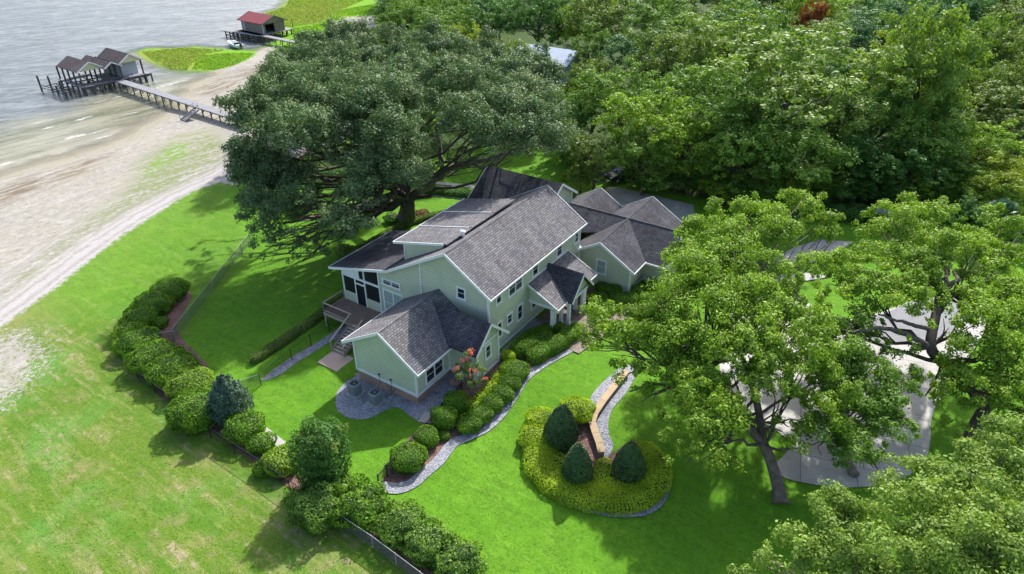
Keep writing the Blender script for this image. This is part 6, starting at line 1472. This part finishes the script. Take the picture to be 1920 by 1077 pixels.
# entry balls
for i, (x, y, r, h_) in enumerate([(1122, 560, 17, .9), (1140, 575, 17, .9), (1160, 562, 18, .9), (1110, 575, 13, .8), (1150, 545, 16, .8), (1180, 560, 16, .8), (1200, 545, 15, .8), (1225, 540, 16, .9), (1250, 530, 16, .9), (1215, 560, 16, .9), (1130, 540, 14, .7)]):
    shrub('round_shrub', 'clipped green ball ' + ['leftmost in the front line of the entry bed', 'second in the front line of the entry bed', 'third in the front line of the entry bed', 'by the porch column in the entry bed', 'in the back line under the wing window', 'in front of the right wing corner', 'just right of the right wing corner', 'in the recess of the right wing', 'at the far right end of the entry bed', 'in the front line right of the wing corner', 'in the back line left of the wing window'][i], x, y, r, h_, 'l_hedge', group='clipped balls by the right wing', leaf=.1)
# hedges under the rear deck fence and the garden hedge
hedge_run('hedge', 'low dim hedge behind the black fence below the deck', [(478, 672), (520, 645), (560, 618), (600, 590), (640, 560)], 20, .7, 'l_olive', .1)
hedge_run('hedge', 'spiky dark border hedge along the garden path behind the oak trunk', [(800, 356), (850, 360), (900, 366)], 26, .7, 'l_dark', .16)
hedge_run('hedge', 'low foundation hedge along the lake side of the house', [(660, 475), (700, 452), (740, 430), (790, 410), (840, 398)], 18, .6, 'l_olive', .13)
# topiary bed
hedge_run('hedge', 'yellow green horseshoe hedge round the topiary cones', [(1008, 846), (1010, 868), (1034, 896), (1075, 920), (1120, 932), (1165, 935), (1202, 924), (1226, 902), (1228, 870), (1208, 850)], 58, .75, 'l_hedgey', .085)
hedge_run('hedge', 'inner arm of the yellow green hedge pointing at the low wall end', [(1128, 915), (1130, 890), (1132, 872)], 34, .7, 'l_hedgey', .085)
hedge_run('hedge', 'yellow green patch of hedge between the two left cones', [(1022, 858), (1042, 872), (1058, 890)], 62, .68, 'l_hedgey', .085)
hedge_run('hedge', 'yellow green hedge strip between the front cone and the right cone', [(1120, 918), (1150, 912), (1162, 915)], 44, .68, 'l_hedgey', .085)
tc = [(1053, 800, 32, 3.6, 'largest dark topiary cone at the back left of the bed'), (1083, 870, 29, 3.4, 'dark topiary cone at the front middle of the bed'), (1181, 866, 31, 3.2, 'dark topiary cone on the right of the bed')]
for x, y, r, h_, lb in tc: shrub('topiary_cone', lb, x, y, r, h_, 'l_holly', cone=True, leaf=.10, cat='topiary', group='dark topiary cones', bump_=.04, cov=1.4)
for x, y, r, h_, lb in [(1082, 770, 32, 1.1, 'green gold mound behind the largest cone'), (1012, 786, 26, 1.0, 'small green gold mound left of the largest cone'), (1001, 818, 28, 1.0, 'green gold mound at the left edge of the topiary bed')]:
    shrub('mound_shrub', lb, x, y, r, h_, 'l_hedgey', leaf=.09, group='mounds in the topiary bed')
# crape myrtle with coral flowers
cb = G(884, 757); bl = [(Gz(x, y, z) , r) for x, y, z, r in [(868, 688, 3.3, .55), (885, 680, 3.6, .6), (898, 700, 3.2, .6), (875, 710, 2.8, .65), (890, 720, 2.6, .6), (862, 700, 2.9, .45), (902, 715, 2.6, .45), (880, 668, 3.9, .4)]]
cm_ = tree('flowering_tree', 'small tree with coral flowers in front of the near wing', cb, [cb, Gz(883, 745, .7), Gz(881, 728, 1.7)], bl, 'l_olive', .12, .75, 'bark', .07, 6)
fl = [(c + np.array([0, 0, .25]), r * .8) for c, r in bl[:4] + bl[5:]]
cs, rs, tn = subclumps(fl, 6, (.28, .42), low=.0); P_, N_, tn_ = clump_leaves(cs[::2], rs[::2] * .8, .09, .7); link('flowers', leaf_mesh('flowers', P_, N_, tn_, .09), M['flower'], cm_)
for x, y, lb in ((910, 683, 'pink flowering plant under the small gable window'), (926, 672, 'pink flowering plant at the corner of the small gable'), (852, 716, 'pink flowers at the near corner by the flowering tree')): shrub('flower_clump', lb, x, y, 9, .45, 'flower2', leaf=.08, core=False, cat='flowers', bump_=.25)
# garden shrubs under the oak and by the wood edge
random.seed(5)
gs_ = [(700, 300, 24, 1.6, 'l_mid'), (735, 410, 14, 1.0, 'l_dark'), (690, 400, 16, 1.1, 'l_dark'), (655, 425, 18, 1.3, 'l_dark'), (620, 330, 20, 1.5, 'l_dark'), (585, 350, 20, 1.6, 'l_dark'), (645, 470, 16, 1.0, 'l_olive'), (790, 330, 20, 1.3, 'l_mid'), (1070, 300, 14, 1.3, 'l_red'), (1062, 330, 12, 1.0, 'l_bright'),
       (790, 402, 14, .8, 'l_red'), (560, 392, 18, 1.3, 'l_dark'), (1570, 400, 22, 1.6, 'l_dark'), (1610, 400, 24, 1.6, 'l_dark'), (1650, 415, 20, 1.4, 'l_dark'), (1720, 405, 24, 1.8, 'l_mid'), (1780, 400, 22, 1.8, 'l_mid'), (1480, 540, 16, 1, 'l_bright'), (1440, 505, 24, 1.0, 'l_hedge'), (1400, 500, 20, 1.0, 'l_hedge')]
gl_ = ['left of the big oak trunk by the garden path', 'just left of the foot of the big oak trunk', 'second left of the foot of the big oak', 'third left of the foot of the big oak', 'dark one in the bright gap under the left oak limbs', 'dark one left of the bright gap under the oak', 'pale olive one by the rear eave of the house', 'green one between oak fork and garden hedge',
 'with red leaves at the far end of the rear lawn', 'bright one at the right end of the rear lawn', 'with red brown leaves right of the oak foot', 'dark one under the lower left oak branches', 'dark one left in the bed by the low shed', 'dark one in the middle of the bed by the shed', 'dark one right in the bed by the shed', 'green one right of the low shed', 'green one between shed and fan palm', 'bright one beside the drive near the bright oak', 'rounded one on the island beside the grey drive', 'left rounded one on the island beside the grey drive']
for i, (x, y, r, h_, mt) in enumerate(gs_):
    where = 'under the big oak' if x < 1000 else ('at the end of the rear lawn' if x < 1100 else ('on the grass behind the right drive' if y < 450 else 'beside the drive behind the bright oak'))
    shrub('garden_shrub', ORD[i].replace('nearest', 'first') + ' loose garden shrub, counted from the start, ' + where if False else 'loose garden shrub ' + gl_[i], x, y, r, h_, mt, group='garden shrubs ' + where, leaf=.16, bump_=.2, cov=.9)
# brown leaf pile / dry branches lying by the trunk

# undergrowth along the edge of the wood
random.seed(21); under_ = []
for (x0, y0, x1, y1, n) in [(1180, 330, 1330, 352, 7), (1330, 352, 1420, 385, 5), (1420, 385, 1560, 362, 8), (1560, 365, 1900, 395, 16), (1440, 340, 1900, 350, 14), (1780, 430, 1920, 440, 6), (700, 200, 760, 215, 4), (1060, 262, 1090, 330, 3)]:
    for i in range(n):
        f_ = (i + random.random()) / n; c = Gz(x0 + (x1 - x0) * f_ + random.uniform(-8, 8), y0 + (y1 - y0) * f_ + random.uniform(-8, 8), 1.8)
        mt_ = random.choice(['l_dark', 'l_mid', 'l_bright', 'l_dark']); under_.append((wood_tree(c, random.uniform(1.8, 2.8), random.uniform(3.2, 5), mt_, 'bush', 'undergrowth at the edge of the wood', name='bushy_tree'), mt_))

landmark_labels(under_, 'low bushy tree')

# grass blades
def grass(name, label_poly, per, size, mat, zoff=.0, excl=(), up=1.6, maxy=400, tonev=None):
    lo, hi = label_poly.min(0), label_poly.max(0); n = int((hi[0] - lo[0]) * (hi[1] - lo[1]) * per)
    q = lo + rng.random((n, 2)) * (hi - lo); q = q[inside(q, label_poly)]; q = q[q[:, 1] < maxy]
    # keep what the picture could show
    q = q[(np.abs(q[:, 0]) < .86 * q[:, 1] + 6)]
    for e_ in excl: q = q[~inside(q, e_)]
    z = terrain_v(q) + zoff; P = np.column_stack([q, z + size * .12]); n = len(P)
    N = rng.normal(size=(n, 3)) * .6 + np.array([0, 0, up])
    me = leaf_mesh(name, P, N, rng.random(n), size, .45)
    return tag(link(name, me, M[mat]), kind='stuff', label=None)
M['g_marsh'] = leafmat('marsh_blades', (.07, .19, .008), (.24, .42, .02), .3, nsc=.25)
M['g_reed'] = leafmat('reed_blades', (.13, .17, .03), (.30, .31, .09), .3, nsc=.25)
M['g_lawn'] = leafmat('lawn_blades', (.05, .14, .008), (.13, .275, .02), .3, nsc=.5)
M['g_field'] = leafmat('field_blades', (.065, .14, .012), (.175, .26, .035), .3, nsc=.5)
green1 = chain([(375, 105), (430, 100), (478, 100), (465, 110), (440, 122), (400, 130), (360, 128)], -2.2); 
green2 = chain([(505, 100), (530, 85), (600, 88), (585, 100), (550, 110), (508, 110)], -2.2)
green3 = chain([(540, 55), (600, 45), (640, 20), (760, 0), (800, 10), (720, 28), (640, 32), (612, 60), (600, 84), (560, 76)], -2.2)
reed1 = chain([(265, 97), (350, 89), (420, 94), (380, 105), (350, 130), (322, 130), (290, 115)], -2.3); reed2 = chain([(492, 28), (535, 12), (545, -5), (700, -5), (640, 20), (600, 44), (545, 52), (515, 50)], -2.3)
for P_g in (green1, green2, green3): grass('marsh_grass_blades', P_g, 16, .38, 'g_marsh', .1, up=.15)
grass('reeds', green1, 4, .34, 'g_reed', .12, up=.15); grass('marsh_grass_blades', reed1, 7, .34, 'g_marsh', .12, up=.15); grass('marsh_grass_blades', reed2, 6, .34, 'g_marsh', .12, up=.15)
for P_g in (reed1, reed2): grass('reeds', P_g, 14, .34, 'g_reed', .1, up=.15)
beds = [np.array(densify(catmull(GP([(978, 820), (984, 855), (1006, 893), (1038, 922), (1078, 945), (1126, 961), (1165, 965), (1208, 962), (1236, 946), (1252, 918), (1247, 888), (1225, 850), (1190, 825), (1150, 850), (1137, 850), (1120, 815), (1107, 775), (1108, 745), (1075, 735), (1030, 755), (990, 778)]), 3), 1))]
grass('lawn_blades', chain([(728, 925), (790, 905), (835, 862), (880, 828), (935, 795), (970, 745), (1010, 700), (1080, 662), (1140, 655), (1165, 690), (1105, 740), (1090, 730), (1000, 760), (965, 800), (970, 860), (1010, 915), (1080, 960), (1160, 980), (1240, 965), (1265, 920), (1245, 860), (1190, 815), (1150, 830), (1150, 780), (1215, 700), (1290, 770), (1440, 880), (1560, 930), (1560, 1100), (860, 1100), (790, 1010), (730, 950)], .1), 26, .085, 'g_lawn')
grass('lawn_blades', chain([(470, 470), (620, 440), (640, 500), (640, 550), (478, 660), (450, 690), (400, 690), (345, 635), (400, 560)], -.6), 16, .11, 'g_lawn', maxy=75)
grass('lawn_blades', chain([(455, 740), (500, 722), (560, 685), (620, 650), (600, 680), (635, 700), (660, 690), (668, 704), (632, 728), (628, 770), (660, 792), (700, 786), (745, 768), (785, 796), (720, 880), (650, 895), (560, 840), (500, 795)], -.2), 24, .085, 'g_lawn')
grass('field_blades', chain([(-20, 800), (80, 700), (180, 560), (300, 440), (430, 360), (455, 450), (400, 525), (330, 540), (240, 600), (220, 660), (255, 712), (322, 768), (396, 824), (489, 885), (545, 930), (640, 995), (760, 1090), (-20, 1090)], 0), 22, .10, 'g_field')
